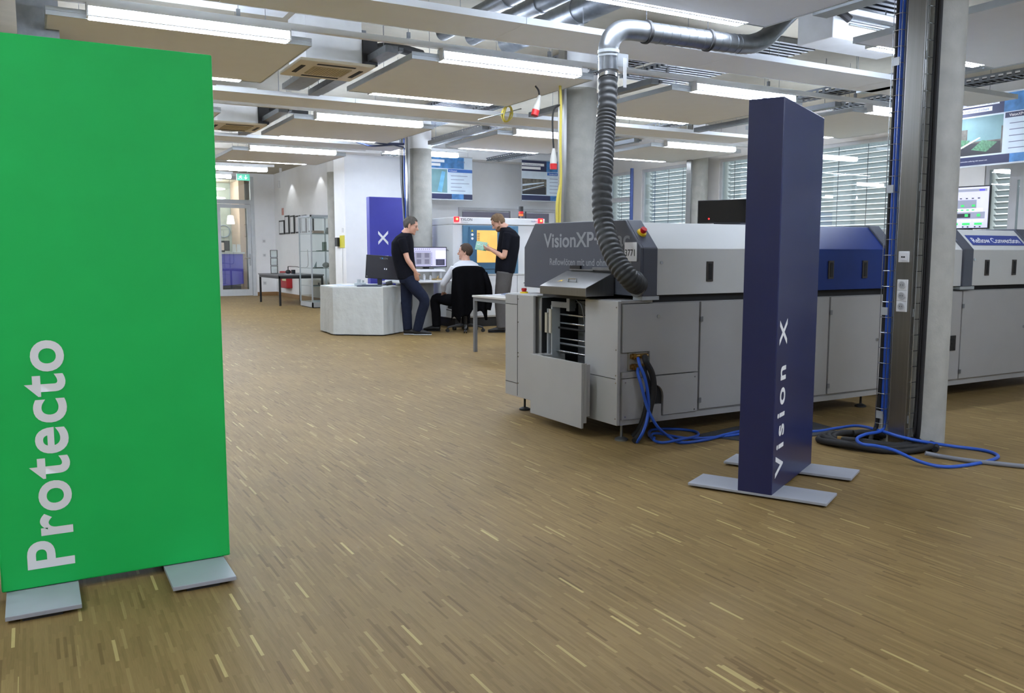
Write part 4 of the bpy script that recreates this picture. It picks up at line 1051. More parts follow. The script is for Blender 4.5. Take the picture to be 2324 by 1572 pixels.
def poster(name, lb, M, kind):
    Wd, Hd = 1.19, .85
    t = thing(name, lb, 'poster', M.translation, group='hanging product posters'); 
    k = MB(); k.box(0, Wd, 0, Hd, -.002, 0, M); obj('sheet', k, PW, t)
    k = MB(); k.box(-.005, Wd + .005, Hd - .004, Hd + .016, -.008, .006, M); k.box(-.005, Wd + .005, -.016, .004, -.008, .006, M); obj('clamp_rail', k, ALU, t)
    k = MB(); lines(k, M, [(0, Wd, 0, .11, 0), (0, .8, .62, Hd - .004, 1 if kind == 'y' else 0), (.62, 1.0 if kind == 'y' else Wd, .62, Hd - .004, 1), (.72, Wd - .2, 0.0, .11, 1)], .0005)
    if kind == 'y': lines(k, M, [(.0, .62, .13, .60, 6), (.95, Wd, .62, Hd - .01, 2)], .0005)
    else: lines(k, M, [(.01, .62, .13, .60, 5), (.01, .62, .46, .60, 6 if kind == 'v' else 2)], .0005)
    if kind == 'v': lines(k, M, [(.16, .60, .30, .46, 6), (.01, .6, .13, .28, 8)], .0007)
    lines(k, M, [(.64, Wd, .545, .61, 3 if kind != 'v' else 0), (.0, .56, .735, .79, 10), (.0, .47, .66, .715, 10)], .0008)
    for i in range(5): lines(k, M, [(.70, .70 + (.38, .3, .42, .25, .33)[i], .47 - i * .075, .48 - i * .075, 4)], .0009)
    if kind == 'v':
        k.mi = 7; k.face([k.bm.verts.new(M @ Vector(p)) for p in ((.22, .2, .001), (.42, .16, .001), (.56, .27, .001), (.36, .31, .001))]); k.face([k.bm.verts.new(M @ Vector(p)) for p in ((.03, .25, .001), (.12, .23, .001), (.2, .32, .001), (.06, .34, .001))])
        k.mi = 10; k.face([k.bm.verts.new(M @ Vector(p)) for p in ((.02, .22, .0012), (.05, .21, .0012), (.34, .34, .0012), (.32, .35, .0012))]); k.mi = 0
    if kind == 'k':
        k.mi = 2; k.face([k.bm.verts.new(M @ Vector(p)) for p in ((.02, .3, .001), (.56, .38, .001), (.56, .40, .001), (.02, .34, .001))]); k.face([k.bm.verts.new(M @ Vector(p)) for p in ((.02, .2, .001), (.56, .33, .001), (.56, .345, .001), (.02, .22, .001))])
        k.mi = 8; k.face([k.bm.verts.new(M @ Vector(p)) for p in ((.02, .13, .0009), (.6, .13, .0009), (.6, .30, .0009), (.02, .18, .0009))]); k.mi = 0
    if kind == 'y':
        k.mi = 9; k.face([k.bm.verts.new(M @ Vector(p)) for p in ((.4, .16, .001), (.5, .14, .001), (.58, .55, .001), (.5, .56, .001))]); k.mi = 0
    obj('print', k, PM, t, normals=False)
    if kind == 'y':
        text('lettering', 'YXLON', M @ Matrix.Translation((.86, .74, .001)), .04, PX, t, .16); text('lettering', 'Y.Cheetah', M @ Matrix.Translation((.66, .56, .001)), .03, LETTER, t, .18, .01)
    if kind == 'k':
        text('lettering', 'Kondensationslöten', M @ Matrix.Translation((.05, .745, .001)), .032, PX, t, .42, .01); text('lettering', 'CondensoXS', M @ Matrix.Translation((.69, .56, .001)), .03, LETTER, t, .2, .01)
    if kind == 'v':
        text('lettering', 'Reflow-Konvektionslöten', M @ Matrix.Translation((.03, .748, .001)), .034, PX, t, .50, .01); text('lettering', 'mit Vakuum-Einheit', M @ Matrix.Translation((.03, .672, .001)), .034, PX, t, .40, .01)
        text('lettering', 'VisionXP+ Vac', M @ Matrix.Translation((.69, .56, .001)), .035, LETTER, t, .27, .01)
        text('lettering', 'reflow convection soldering with vacuum unit', M @ Matrix.Translation((.02, .05, .001)), .016, LETTER, t, .42)
    w_ = MB(); 
    for a in (.1, Wd - .1):
        p = M @ Vector((a, Hd, 0)); w_.tube([p, (p.x, p.y, ZC)], .002, 5)
    obj('hanging_cord', w_, GALVD, t)


p = at(1072, 455, 'Y', 16.0); poster('hanging_poster', 'blue and white poster with pale blue text sheet right of the far column', frame((p.x - 1.19, 16.0, p.z + .01), (1, 0, 0), (0, 0, 1)), 'y')
p = at(1184, 456, 'Y', 16.0); poster('hanging_poster', 'poster with a dark machine interior photo left of the yellow hoses', frame((p.x, 16.0, p.z + .02), (1, 0, 0), (0, 0, 1)), 'k')
XB = 10.6
pa, pb = at(2175, 379, 'X', XB), at(2324, 361, 'X', XB)
poster('hanging_poster', 'poster with green circuit boards before the windows right of the nearest column', frame((XB, pa.y + .06, pa.z), (0, -1, 0), (0, 0, 1)), 'v')
# door frame fanlight on the poster wall
a0, a1 = at(1041, 470, 'Y', YP - .03), at(1266, 474, 'Y', YP - .03)
zt, zb = a0.z, 1.2
t = thing('wall_opening_frame', 'pale framed band of narrow dark windows behind the white inspection cabinet', 'window band', ((a0.x + a1.x) / 2, YP, 1.2))
k = MB(); k.box(a0.x, a1.x, YP - .06, YP - .003, zt - .06, zt); k.box(a0.x, a0.x + .07, YP - .06, YP - .003, zb, zt - .06); k.box(a1.x - .07, a1.x, YP - .06, YP - .003, zb, zt - .06)
mx_ = (a0.x + a1.x) / 2 + .1; k.box(mx_ - .1, mx_ + .1, YP - .06, YP - .003, zb, zt - .06); obj('frame', k, FR, t)
for (x0, x1) in ((a0.x + .09, mx_ - .12), (mx_ + .12, a1.x - .25)): obj('pane', MB().box(x0, x1, YP - .045, YP - .02, zb, zt - .09), mat('dusky pane', (128, 124, 140), .3), t)
# bright box and plant behind the inspection cabinet, near the column
pc = at(1245, 492, 'Y', 13.6)
t = thing('potted_plant', 'green leafy plant showing above the slate hood beside the yellow hoses', 'plant', (8.35, 13.6, 0))
k = MB(); k.lathe([(.12, 0), (.16, .32), (.14, .32)], (8.35, 13.6, 0), 16); obj('pot', k, WMETAL, t, smooth=True)
k = MB(); k.tube(bez([(8.35, 13.6, .3), (8.33, 13.6, 1.0), (8.36, 13.6, 1.72)]), .012, 6)
obj('stem', k, mat('stem', (92, 84, 56), .7), t)
LEAF = mat('leaf green', (70, 104, 66), .5, var=.2)
for i in range(16):
    a = i * 2.4; L = .2 + .05 * math.sin(i); z = 1.25 + .6 * (i / 16); k = MB(); o_ = Vector((8.35, 13.6, z)); dr_ = Vector((math.cos(a), math.sin(a), 0)); sd = Vector((-dr_.y, dr_.x, 0)); pr_ = None; vs = []
    for q in range(6):
        u = q / 5; c_ = o_ + dr_ * L * u + Vector((0, 0, .16 * u - .34 * u * u)); w_ = .035 * math.sin(PI * min(1, u * .95 + .05)); vs.append((k.bm.verts.new(c_ - sd * w_), k.bm.verts.new(c_ + Vector((0, 0, -.008))), k.bm.verts.new(c_ + sd * w_)))
    for A, B_ in zip(vs, vs[1:]): k.face([A[0], B_[0], B_[1], A[1]]); k.face([A[1], B_[1], B_[2], A[2]])
    obj('leaf', k, LEAF, t, smooth='all', normals=False)

# ================================================================== HANGING PLUGS, YELLOW HOSES, CABLES AT OTHER COLUMNS
def plug(name, lb, P, up_, cable):
    t = thing(name, lb, 'power socket', P, group='hanging red power couplings')
    P = Vector(P); u = Vector(up_).normalized()
    k = MB(); k.tube([P + u * .055, P + u * .1, P + u * .17, P + u * .21], [.036, .034, .022, .014], 16); obj('grey_body', k, mat('plug grey', (196, 196, 190), .5), t, smooth=True)
    k = MB(); k.cyl(P, P + u * .056, .037, .039); obj('red_collar', k, RED, t, smooth=True)
    k = MB(); k.tube(bez([P + u * .2] + cable, 8), .009, 8); obj('cable', k, HOSEK, t, smooth=True)


def q3(x, y, Y=7.55): return at(x, y, 'Y', Y)


plug('power_coupling', 'red and grey power coupling hanging on a black cable beside the yellow hose', q3(1256, 384), (0.01, 0, 1), [q3(1255, 310), q3(1254, 270), q3(1258, 248), q3(1270, 238)])
plug('power_coupling', 'red and grey power coupling hanging slanted under the ceiling sail', q3(1213, 262), q3(1224, 220) - q3(1213, 262), [q3(1222, 205), q3(1215, 195)])
k = MB(); k.tube(bez([q3(1271, 190), q3(1273, 240), q3(1272, 330), q3(1273, 400), q3(1271, 460), q3(1270, 540), q3(1272, 640), (5.06, 7.75, .1)], 6), .014, 8)
tag(obj('yellow_hose', k, YEL, smooth=True), 'yellow hose running straight down the steel duct of the middle column', 'hose')
k = MB(); k.tube(bez([q3(1272, 420), q3(1266, 450), q3(1264, 480), q3(1266, 530), q3(1270, 580)], 6), .016, 8)
tag(obj('yellow_hose', k, YEL, smooth=True), 'short bowed yellow hose beside the lower half of the middle column', 'hose')
def q4(x, y): return at(x, y, 'Y', 8.92)


k = MB(); lp = []
for i in range(46):
    a = i / 15 * 2 * PI; c_ = q4(1151 + 3 * math.sin(i * .4), 258); lp.append(c_ + Vector((.062 * math.cos(a) * (1 + .1 * math.sin(i)), .02 * math.sin(i * .3), .09 * math.sin(a))))
k.tube(lp, .009, 8); tag(obj('yellow_hose', k, YEL, smooth='all'), 'coiled yellow hose hanging from the sail edge under the ceiling', 'hose')
k = MB(); k.tube([q4(1085, 272), q4(1183, 247)], .007, 8); tag(obj('thin_rod', k, ALU), 'thin grey rod sticking out slanted beside the yellow coil', 'rod')
for i, (xo, mt_, lb) in enumerate(((-.0, HOSEK, 'black cable at the far column, left of its steel duct'), (.035, HOSEB, 'dark blue cable at the far column beside its steel duct'), (-.03, HOSEG, 'grey cable at the far column behind the standing man'))):
    k = MB(); k.tube(bez([(5.58 + xo, 13.65, ZC), (5.58 + xo, 13.65, 2.6), (5.6 + xo * .6, 13.64, 1.9), (5.61, 13.62, 1.0), (5.6 + xo * .6, 13.62, .05)], 8), .012, 8); tag(obj('riser_cable', k, mt_, smooth=True), lb, 'cable', 'cables at the far column')
k = MB(); k.tube(bez([(3.7, 13.0, 3.06), (4.3, 12.95, 3.02), (4.6, 12.9, 2.98), (4.9, 12.9, 2.99), (5.5, 13.4, 3.0)], 8), .012, 6); k.tube(bez([(4.3, 12.95, 3.03), (4.6, 12.9, 2.95), (4.8, 12.95, 2.93), (5.4, 13.3, 3.03)], 8), .014, 6); k.tube(bez([(4.4, 12.95, 3.03), (4.7, 12.9, 3.0), (5.0, 12.95, 2.98), (5.5, 13.4, 3.05)], 8), .02, 6)
tag(obj('cable_bundle', k, mat('dark blue cable', (44, 56, 92), .6), smooth=True), 'bundle of dark blue cables looping to the far column under the ceiling', 'cable')
k = MB(); k.tube([(XW - .25, at(1434, 400, 'X', XW - .25).y, 0), (XW - .25, at(1434, 400, 'X', XW - .25).y, 3.0)], .035, 12)
tag(obj('blue_pipe', k, mat('blue pipe', (60, 84, 150), .4), smooth=True), 'thin dark blue vertical pipe in front of the far window', 'pipe')

# ================================================================== SMALL TABLE BESIDE THE OVEN
TG = mat('table frame grey', (120, 124, 130), .4, .3)
t = thing('work_table', 'small grey table with square steel legs left of the oven end', 'table', (5.3, 9.6, 0))
x0, x1, y0, y1 = 4.9, 5.7, 8.6, 9.72
k = MB(); k.box(x0, x1, y0, y1, .70, .725); obj('table_top', k, mat('table top grey', (190, 188, 182), .5), t, bevel=.003)
k = MB(); k.box(x0 + .01, x1 - .01, y0 + .01, y0 + .04, .655, .70).box(x0 + .01, x1 - .01, y1 - .04, y1 - .01, .655, .70).box(x0 + .01, x0 + .04, y0 + .04, y1 - .04, .655, .70).box(x1 - .04, x1 - .01, y0 + .04, y1 - .04, .655, .70); obj('apron', k, TG, t)
for x in (x0 + .01, x1 - .05):
    for y in (y0 + .01, y1 - .05): BX('leg', (x, x + .04, y, y + .04, .0, .655), TG, t)
LAN = [mat('strap white', (206, 210, 220), .6), mat('strap dark', (44, 48, 66), .6), mat('strap blue', (110, 130, 170), .6)]
for i in range(9):
    k = MB(); cx, cy = 5.08 + .5 * random.random(), 8.85 + .75 * random.random(); a = random.uniform(0, 3); pts = []
    for q in range(22):
        th = q / 21 * 2 * PI; rr_ = .1 + .03 * math.sin(3 * th + i); pts.append((cx + rr_ * 1.5 * math.cos(th) * math.cos(a) - rr_ * .6 * math.sin(th) * math.sin(a), cy + rr_ * 1.5 * math.cos(th) * math.sin(a) + rr_ * .6 * math.sin(th) * math.cos(a), .733 + i * .004 + .004 * math.sin(2 * th)))
    k.tube(pts, [(.003, .012)] * 22, 6); tag(obj('lanyard', k, LAN[i % 3], smooth=True), ['white', 'dark', 'pale blue'][i % 3] + ' lanyard in the heap on the small grey table, ' + ['bottom layer', 'middle layer', 'top layer'][i // 3], 'lanyard', 'heap of lanyards on the small grey table')

# ================================================================== CORRIDOR CORNER: SHOWCASE, DESK, CERTIFICATES
t = thing('glass_showcase', 'tall glass showcase with aluminium frame and shelves beside the corridor wall', 'showcase', (5.95, 19.7, 0))
pf = G(702, 697); pl_ = G(680, 690); x0, y0 = 5.64, 19.35; x1, y1 = 6.3, 20.35; zt = 2.13
k = MB(); 
for (x, y) in ((x0, y0), (x1 - .03, y0), (x0, y1 - .03), (x1 - .03, y1 - .03)): k.box(x, x + .03, y, y + .03, .02, zt)
k.box(x0, x1, y0, y0 + .03, zt - .04, zt).box(x0, x1, y1 - .03, y1, zt - .04, zt).box(x0, x0 + .03, y0, y1, zt - .04, zt).box(x1 - .03, x1, y0, y1, zt - .04, zt).box(x0, x1, y0, y1, .02, .13)
obj('frame', k, ALU, t)
obj('plinth', MB().box(x0 + .03, x1 - .03, y0 + .03, y1 - .03, 0, .02), BLACK, t)
k = MB(); k.box(x0 + .03, x1 - .03, y0 + .01, y0 + .016, .13, zt - .04); obj('glass_front', k, CGLASS, t)
k = MB(); k.box(x0 + .01, x0 + .016, y0 + .03, y1 - .03, .13, zt - .04); obj('glass_side', k, CGLASS, t)
for z in (.5, .91, 1.3, 1.7): k = MB(); k.box(x0 + .02, x1 - .02, y0 + .02, y1 - .02, z, z + .01); obj('shelf', k, mat('shelf glass edge', (150, 176, 172), .2, alpha=.5) if False else CGLASS, t)
for z in (.5, .91, 1.3, 1.7): k = MB(); k.box(x0 + .02, x1 - .02, y0 + .018, y0 + .022, z - .002, z + .012); k.box(x0 + .018, x0 + .022, y0 + .02, y1 - .02, z - .002, z + .012); obj('shelf_edge', k, mat('green glass edge', (120, 140, 138), .3), t)
EX = mat('exhibit grey', (110, 112, 108), .5, var=.3, scale=20)
def shelf_item(nm, lb, mb, m_): tag(obj(nm, mb, m_, smooth=True), lb, 'exhibit', 'exhibits in the glass showcase')


k = MB(); k.box(5.75, 6.0, 19.5, 19.6, 1.711, 1.78); shelf_item('sample_block', 'pinkish block on the top shelf of the showcase', k, mat('exhibit tan', (176, 152, 140), .6))
k = MB(); k.lathe([(.05, 0), (.06, .05), (.03, .12), (.0301, .14)], (6.1, 19.55, 1.711), 12); shelf_item('sample_vase', 'small grey piece at the right of the showcase\'s top shelf', k, EX)
k = MB(); k.box(5.98, 6.04, 19.45, 19.6, 1.311, 1.52); k.box(5.85, 6.15, 19.45, 19.65, 1.311, 1.325); shelf_item('circuit_stack', 'green board assembly on the showcase\'s second shelf', k, mat('board dark green', (70, 96, 80), .5, var=.3, scale=30))
k = MB(); k.ball((6.05, 19.55, .985), (.09, .08, .065)); k.box(5.75, 5.95, 19.45, 19.6, .921, .94); shelf_item('sample_shell', 'grey domed piece on the showcase\'s third shelf', k, EX)
k = MB(); k.prism([(5.8, .921), (5.87, .921), (5.87, 1.07)], 'Y', 19.7, 19.72); shelf_item('standing_card', 'upright pointed card on the showcase\'s third shelf', k, mat('card grey', (140, 156, 160), .6))
k = MB(); k.cyl((5.85, 19.5, .511), (5.85, 19.5, .58), .02); k.box(5.7, 6.1, 19.44, 19.52, .511, .53); k.cyl((6.1, 19.5, .511), (6.1, 19.5, .58), .015); shelf_item('tool_set', 'low dark tools on the showcase\'s lowest shelf', k, BLACK)

t = thing('side_table', 'grey topped table with thin black legs in the corridor corner', 'table', (5.9, 22, 0))
x0, x1, y0, y1 = 5.2, 6.4, 20.6, 22.6
pa = G(596, 684); pb = G(637, 695)
k = MB(); k.box(5.18, 6.3, 20.55, 22.6, .715, .745); obj('table_top', k, mat('desk grey', (104, 104, 108), .5), t)
k = MB(); k.box(5.2, 6.28, 20.57, 20.6, .65, .715); k.box(5.2, 5.23, 20.57, 22.58, .65, .715); k.box(6.25, 6.28, 20.57, 22.58, .65, .715); obj('apron', k, BLACK, t)
for (x, y) in ((5.2, 20.57), (6.24, 20.57), (5.2, 22.54), (6.24, 22.54)): BX('leg', (x, x + .045, y, y + .045, 0, .66), BLACK, t)
t = thing('card_stand', 'small clear display tower with three black-framed pockets on the corridor table', 'display stand', (5.42, 21.9, .745))
for i in range(3):
    k = MB(); z = .75 + i * .2; x0, x1 = 5.34, 5.52; k.box(x0, x1, 21.9, 21.92, z, z + .012).box(x0, x1, 21.9, 21.92, z + .18, z + .192).box(x0, x0 + .012, 21.9, 21.92, z, z + .19).box(x1 - .012, x1, 21.9, 21.92, z, z + .19); obj('pocket_frame', k, BLACK, t)
    k = MB(); k.box(x0 + .01, x1 - .01, 21.905, 21.91, z + .01, z + .18); obj('pocket_glass', k, CGLASS, t)
k = MB(); k.tube(bez([(5.7, 21.6, .93), (5.9, 21.6, .92), (6.05, 21.55, .90), (6.18, 21.5, .95), (6.18, 21.5, 1.35)]), .007, 6); k.tube([(5.7, 21.6, .93), (5.7, 21.6, .75)], .012, 6)
tag(obj('wire_exhibit', k, BLACK, smooth=True), 'bent thin black wire exhibit standing on the corridor table', 'exhibit')
k = MB(); k.ball((5.62, 21.3, .80), (.07, .05, .055)); k.box(5.72, 5.8, 21.3, 21.4, .745, .85); tag(obj('small_gadget', k, BLACK), 'small black gadget on the corridor table', 'gadget')
for i, (x, y, lb) in enumerate(((5.5, 21.0, 'white leaflet at the near left of the corridor table'), (5.75, 20.9, 'white leaflet in the middle of the corridor table'), (5.98, 21.1, 'white leaflet at the right of the corridor table'))):
    k = MB(); k.box(x, x + .2, y, y + .28, .746, .749); tag(obj('leaflet', k, PAPER), lb, 'leaflet', 'leaflets on the corridor table')
# red bag / extinguisher box hung under the table corner, on the wall behind
t = thing('red_case', 'red hanging case with pale label under the corridor table', 'case', (6.2, 24.4, .25))
BX('body', (6.33, 6.498, 24.2, 24.95, .27, .75), mat('red case', (176, 32, 38), .5), t, .02)
BX('label_strip', (6.325, 6.332, 24.25, 24.65, .48, .56), mat('pale label', (220, 214, 170), .6), t)
cert = [('f1', 635, 647, 500, 529), ('f2', 648, 658, 489, 529), ('f3', 660, 670, 489, 529), ('f4', 672, 683, 489, 529), ('f5', 686, 697, 488, 529), ('f6', 701, 713, 488, 529)]
nm = ['shorter black-framed certificate, lowest hung at the left end of the row', 'tall black-framed certificate, second from the left in the row', 'tall black-framed certificate, third from the left in the row', 'tall black-framed certificate just left of the showcase', 'tall black-framed certificate seen through the left part of the showcase', 'tall black-framed certificate seen through the front of the showcase']
for i, (_, xa, xb, ya, yb) in enumerate(cert):
    A = at(xa, ya, 'X', XC); B_ = at(xb, yb, 'X', XC); t = thing('framed_certificate', nm[i], 'picture', (XC, (A.y + B_.y) / 2, B_.z), group='certificates on the corridor wall')
    k = MB(); y0, y1 = B_.y, A.y; z0, z1 = 1.81, (A.z + at(xb, ya, 'X', XC).z) / 2
    k.box(XC - .03, XC - .001, y0, y1, z0, z1); obj('frame', k, BLACK, t)
    k = MB(); k.box(XC - .032, XC - .03, y0 + .05, y1 - .05, z0 + .04, z1 - .04); obj('sheet', k, PAPER, t)
k = MB(); p = at(642, 480, 'X', XC); k.box(XC - .01, XC - .001, p.y - .1, p.y + .1, p.z - .1, p.z + .1); tag(obj('safety_notice', k, mat('notice print', (206, 150, 140), .6, var=.4, scale=30)), 'tiny red and white notice above the certificates', 'sign')
k = MB(); p = at(635, 418, 'X', XC); k.box(XC - .06, XC - .001, p.y - .05, p.y + .05, p.z - .1, p.z + .1); tag(obj('wall_sensor', k, WMETAL), 'small white wall sensor high in the corridor corner', 'sensor')
for nm_, lb, px, py, hh in (('light_switch', 'upper white light switch right of the glass door', 599, 547, .045), ('light_switch', 'lower white light switch right of the glass door', 600, 579, .045), ('wall_socket', 'white wall socket low on the wall right of the glass door', 601, 642, .05)):
    p = at(px, py, 'Y', YD); t = thing(nm_, lb, 'switch' if 'switch' in nm_ else 'socket', (p.x, YD, p.z)); BX('plate', (p.x - hh, p.x + hh, YD - .012, YD - .001, p.z - hh, p.z + hh), WMETAL, t, .003)
    BX('rocker', (p.x - hh * .6, p.x + hh * .6, YD - .018, YD - .012, p.z - hh * .6, p.z + hh * .6), mat('switch shade', (190, 192, 196), .5), t)
# yellow box beside the column
t = thing('yellow_wall_box', 'yellow plate with a black device on the white wall edge right of the corridor column', 'wall box', (5.6, 16.75, 1.2))
pA = at(770, 548, 'X', 5.61); 
BX('plate', (5.608, 5.6195, 16.88, 17.16, 1.37, 1.62), mat('yellow sign', (214, 206, 60), .5), t); BX('black_device', (5.56, 5.6195, 17.17, 17.34, 1.40, 1.58), BLACK, t)
k = MB(); k.tube(bez([(5.61, 17.0, 1.37), (5.612, 17.02, .9), (5.612, 17.03, .1)]), .008, 6); obj('cable', k, WMETAL, t)
k = MB(); k.box(5.608, 5.6195, 16.95, 17.03, 1.68, 1.77); tag(obj('light_switch', k, WMETAL), 'small white switch above the yellow plate', 'switch')

# exit sign
pA, pB = at(537, 394, 'Y', 19.2), at(567, 410, 'Y', 19.2)
t = thing('exit_sign', 'green emergency exit sign with running figure and down arrow', 'sign', ((pA.x + pB.x) / 2, 19.2, pB.z))
k = MB(); k.box(pA.x, pB.x, 19.2, 19.23, pB.z, pA.z); obj('sign_body', k, mat('exit green', (20, 130, 96), .4, emit=.5), t)
M = frame((pA.x, 19.199, pB.z), (1, 0, 0), (0, 0, 1)); w_, h_ = pB.x - pA.x, pA.z - pB.z; k = MB()
def pp(pts): k.face([k.bm.verts.new(M @ Vector((x * w_, y * h_, .001))) for x, y in pts])


pp([(.66, .85), (.72, .85), (.72, .4), (.66, .4)]); pp([(.55, .48), (.69, .15), (.83, .48), (.76, .48), (.69, .32), (.62, .48)])
pp([(.30, .80), (.34, .84), (.38, .80), (.34, .74)]); pp([(.24, .70), (.34, .72), (.32, .42), (.24, .44)]); pp([(.30, .46), (.40, .38), (.38, .2), (.35, .2), (.35, .34), (.26, .4)]); pp([(.24, .46), (.22, .3), (.1, .22), (.1, .28), (.18, .34), (.2, .44)]); pp([(.32, .68), (.42, .55), (.39, .52), (.31, .6)]); pp([(.25, .68), (.15, .58), (.17, .54), (.26, .6)])
obj('pictogram', k, LETTER, t, normals=False)
k = MB(); k.tube([(pA.x + .05, 19.215, pA.z), (pA.x + .05, 19.215, ZC)], .003, 5); k.tube([(pB.x - .05, 19.215, pA.z), (pB.x - .05, 19.215, ZC)], .003, 5); obj('hanger', k, GALVD, t)

# glass door and what is behind it
DF = mat('door frame grey white', (206, 212, 216), .4)
k = MB(); k.box(DX0, DX0 + .1, YD - .02, YD + .08, 0, DZ2); k.box(DX1 - .1, DX1, YD - .02, YD + .08, 0, DZ2); k.box(DX0 + .1, DX1 - .1, YD - .02, YD + .08, DZ1, DZ1 + .12); k.box(DX0 + .1, DX1 - .1, YD - .02, YD + .08, DZ2 - .1, DZ2)
o = struct('door_1', k, DF)
k = MB(); a, b_ = DX0 + .11, DX1 - .11; k.box(a, a + .1, YD - .01, YD + .05, .01, DZ1 - .01); k.box(b_ - .1, b_, YD - .01, YD + .05, .01, DZ1 - .01); k.box(a + .1, b_ - .1, YD - .01, YD + .05, .01, .2); k.box(a + .1, b_ - .1, YD - .01, YD + .05, DZ1 - .12, DZ1 - .01); obj('leaf_frame', k, DF, o)
k = MB(); k.box(a + .1, b_ - .1, YD + .015, YD + .02, .2, DZ1 - .12); obj('door_glass', k, GLASS, o)
k = MB(); k.box(DX0 + .1, DX1 - .1, YD + .015, YD + .02, DZ1 + .12, DZ2 - .1); obj('top_glass', k, GLASS, o)
k = MB(); k.box(b_ - .08, b_ - .03, YD - .02, YD - .01, .9, 1.25); k.tube([(b_ - .055, YD - .02, 1.12), (b_ - .055, YD - .07, 1.12), (b_ - .19, YD - .07, 1.12)], .012, 8); obj('door_handle', k, CHROME, o)
# reception room
struct('wall_reception', MB().box(2.5, XC, 30, 30.2, 0, ZC), mat('pale mint wall', (200, 212, 204), .7))
k = MB(); k.box(6.02, 6.2, 28.6, 29.9, 0, ZC); struct('wall_pillar', k, mat('warm plaster', (214, 190, 170), .7))
t = thing('reception_counter', 'curved violet-blue reception counter seen through the glass door', 'counter', (5.4, 28, 0))
k = MB(); n = 12; A = []; B_ = []
for i in range(n + 1):
    u = i / n; x = 4.6 + 1.45 * u; y = 28.1 + .35 * (u) ** 2; A.append(k.bm.verts.new((x, y, .28 - .1 * (1 - u)))); B_.append(k.bm.verts.new((x - .03 * (1 - u), y - .02, 1.24)))
for i in range(n): k.face([A[i], A[i + 1], B_[i + 1], B_[i]])
obj('front_panel', k, mat('violet counter', (112, 108, 236), .4), t, smooth='all')
k = MB(); k.prism([(4.55, 28.0), (5.3, 28.02), (6.1, 28.35), (6.1, 28.7), (4.55, 28.5)], 'Z', 1.245, 1.3); obj('counter_top', k, WMETAL, t)
k = MB(); k.prism([(4.6, 28.2), (5.3, 28.25), (6.0, 28.6), (4.6, 28.7)], 'Z', 0, .3); obj('base', k, GALV, t)
for x, lb in ((5.28, 'left glowing white pendant lamp seen through the glass door'), (5.74, 'right glowing white pendant lamp seen through the glass door')):
    t = thing('pendant_lamp', lb, 'lamp', (x, 28.6, 2.2), group='pendant lamps in the reception')
    k = MB(); k.lathe([(.12, 0), (.125, .02), (.09, .26), (.03, .28)], (x, 28.6, 2.2), 16); obj('lamp_shade', k, mat('warm lamp glow', (255, 236, 220), .5, emit=2.5), t, smooth=True)
    k = MB(); k.tube([(x, 28.6, 2.48), (x, 28.6, ZC)], .006, 6); obj('cord', k, GALVD, t)
t = thing('monitor', 'small dark monitor on the reception counter', 'monitor', (5.42, 28.3, 1.3)); BX('housing', (5.2, 5.62, 28.3, 28.33, 1.34, 1.66), BLACK, t); BX('stand', (5.35, 5.47, 28.3, 28.4, 1.3, 1.36), BLACK, t)
BX('screen', (5.25, 5.45, 28.29, 28.3, 1.36, 1.6), mat('warm screen', (190, 170, 160), .4, emit=.3), t)
for x, lb in ((5.78, 'left folded card standing on the reception counter'), (5.92, 'right folded card standing on the reception counter')):
    k = MB(); k.prism([(28.36, 1.3), (28.46, 1.3), (28.41, 1.55)], 'X', x - .05, x + .06); tag(obj('counter_card', k, PAPER), lb, 'card', 'cards on the reception counter')
k = MB(); k.cyl((5.35, 29.99, 1.95), (5.35, 29.96, 1.95), .26, n=32); tag(obj('round_picture', k, mat('round picture print', (176, 130, 120), .5, var=.5, scale=5)), 'round colourful picture on the mint wall beyond the glass door', 'picture')
k = MB(); k.tube([(5.78 + .2 * math.cos(i / 24 * 2 * PI), 29.97, 2.0 + .2 * math.sin(i / 24 * 2 * PI)) for i in range(25)], .015, 6); tag(obj('round_emblem', k, mat('pale blue ring', (160, 180, 205), .5)), 'thin pale blue ring emblem on the mint wall', 'emblem')
k = MB()
for j, (z, r_) in enumerate(((3.35, .42), (3.05, .42), (2.95, .36))): k.tube([(5.3 + r_ * math.cos(i / 24 * 2 * PI), 29.3 + r_ * math.sin(i / 24 * 2 * PI), z) for i in range(25)], .018, 6)
k.tube([(5.3, 29.3, ZC), (5.3, 29.3, 2.95)], .004, 5)
tag(obj('ring_chandelier', k, mat('ring lamp glow', (250, 252, 255), .5, emit=2)), 'glowing ring chandelier behind the top glass of the door', 'lamp')

# ------------------------------------------------------------------ accent spots grazing the corridor wall
for i, (y) in enumerate((24.0, 21.3)):
    t = thing('wall_spot', ['farther small ceiling spot washing the corridor wall', 'nearer small ceiling spot washing the corridor wall'][i], 'spotlight', (XC - .3, y, ZC - .12))
    k = MB(); k.cyl((XC - .3, y, ZC - .12), (XC - .3, y, ZC), .035); obj('spot_can', k, WMETAL, t, smooth=True)
    L = bpy.data.lights.new('wall_spot_light', 'SPOT'); L.energy = 7; L.spot_size = R(92); L.spot_blend = .25; L.shadow_soft_size = .03; L.color = (.95, .97, 1)
    lo = bpy.data.objects.new('wall_spot_light', L); C.objects.link(lo); lo.location = (XC - .3, y, ZC - .14); lo.rotation_euler = (0, 0, 0)
for x, y in ((5.3, 28.9), (4.2, 27.4)):
    L = bpy.data.lights.new('reception_light', 'POINT'); L.energy = 22; L.shadow_soft_size = .25; L.color = (1, .95, .9)
    lo = bpy.data.objects.new('reception_light', L); C.objects.link(lo); lo.location = (x, y, 3.3)

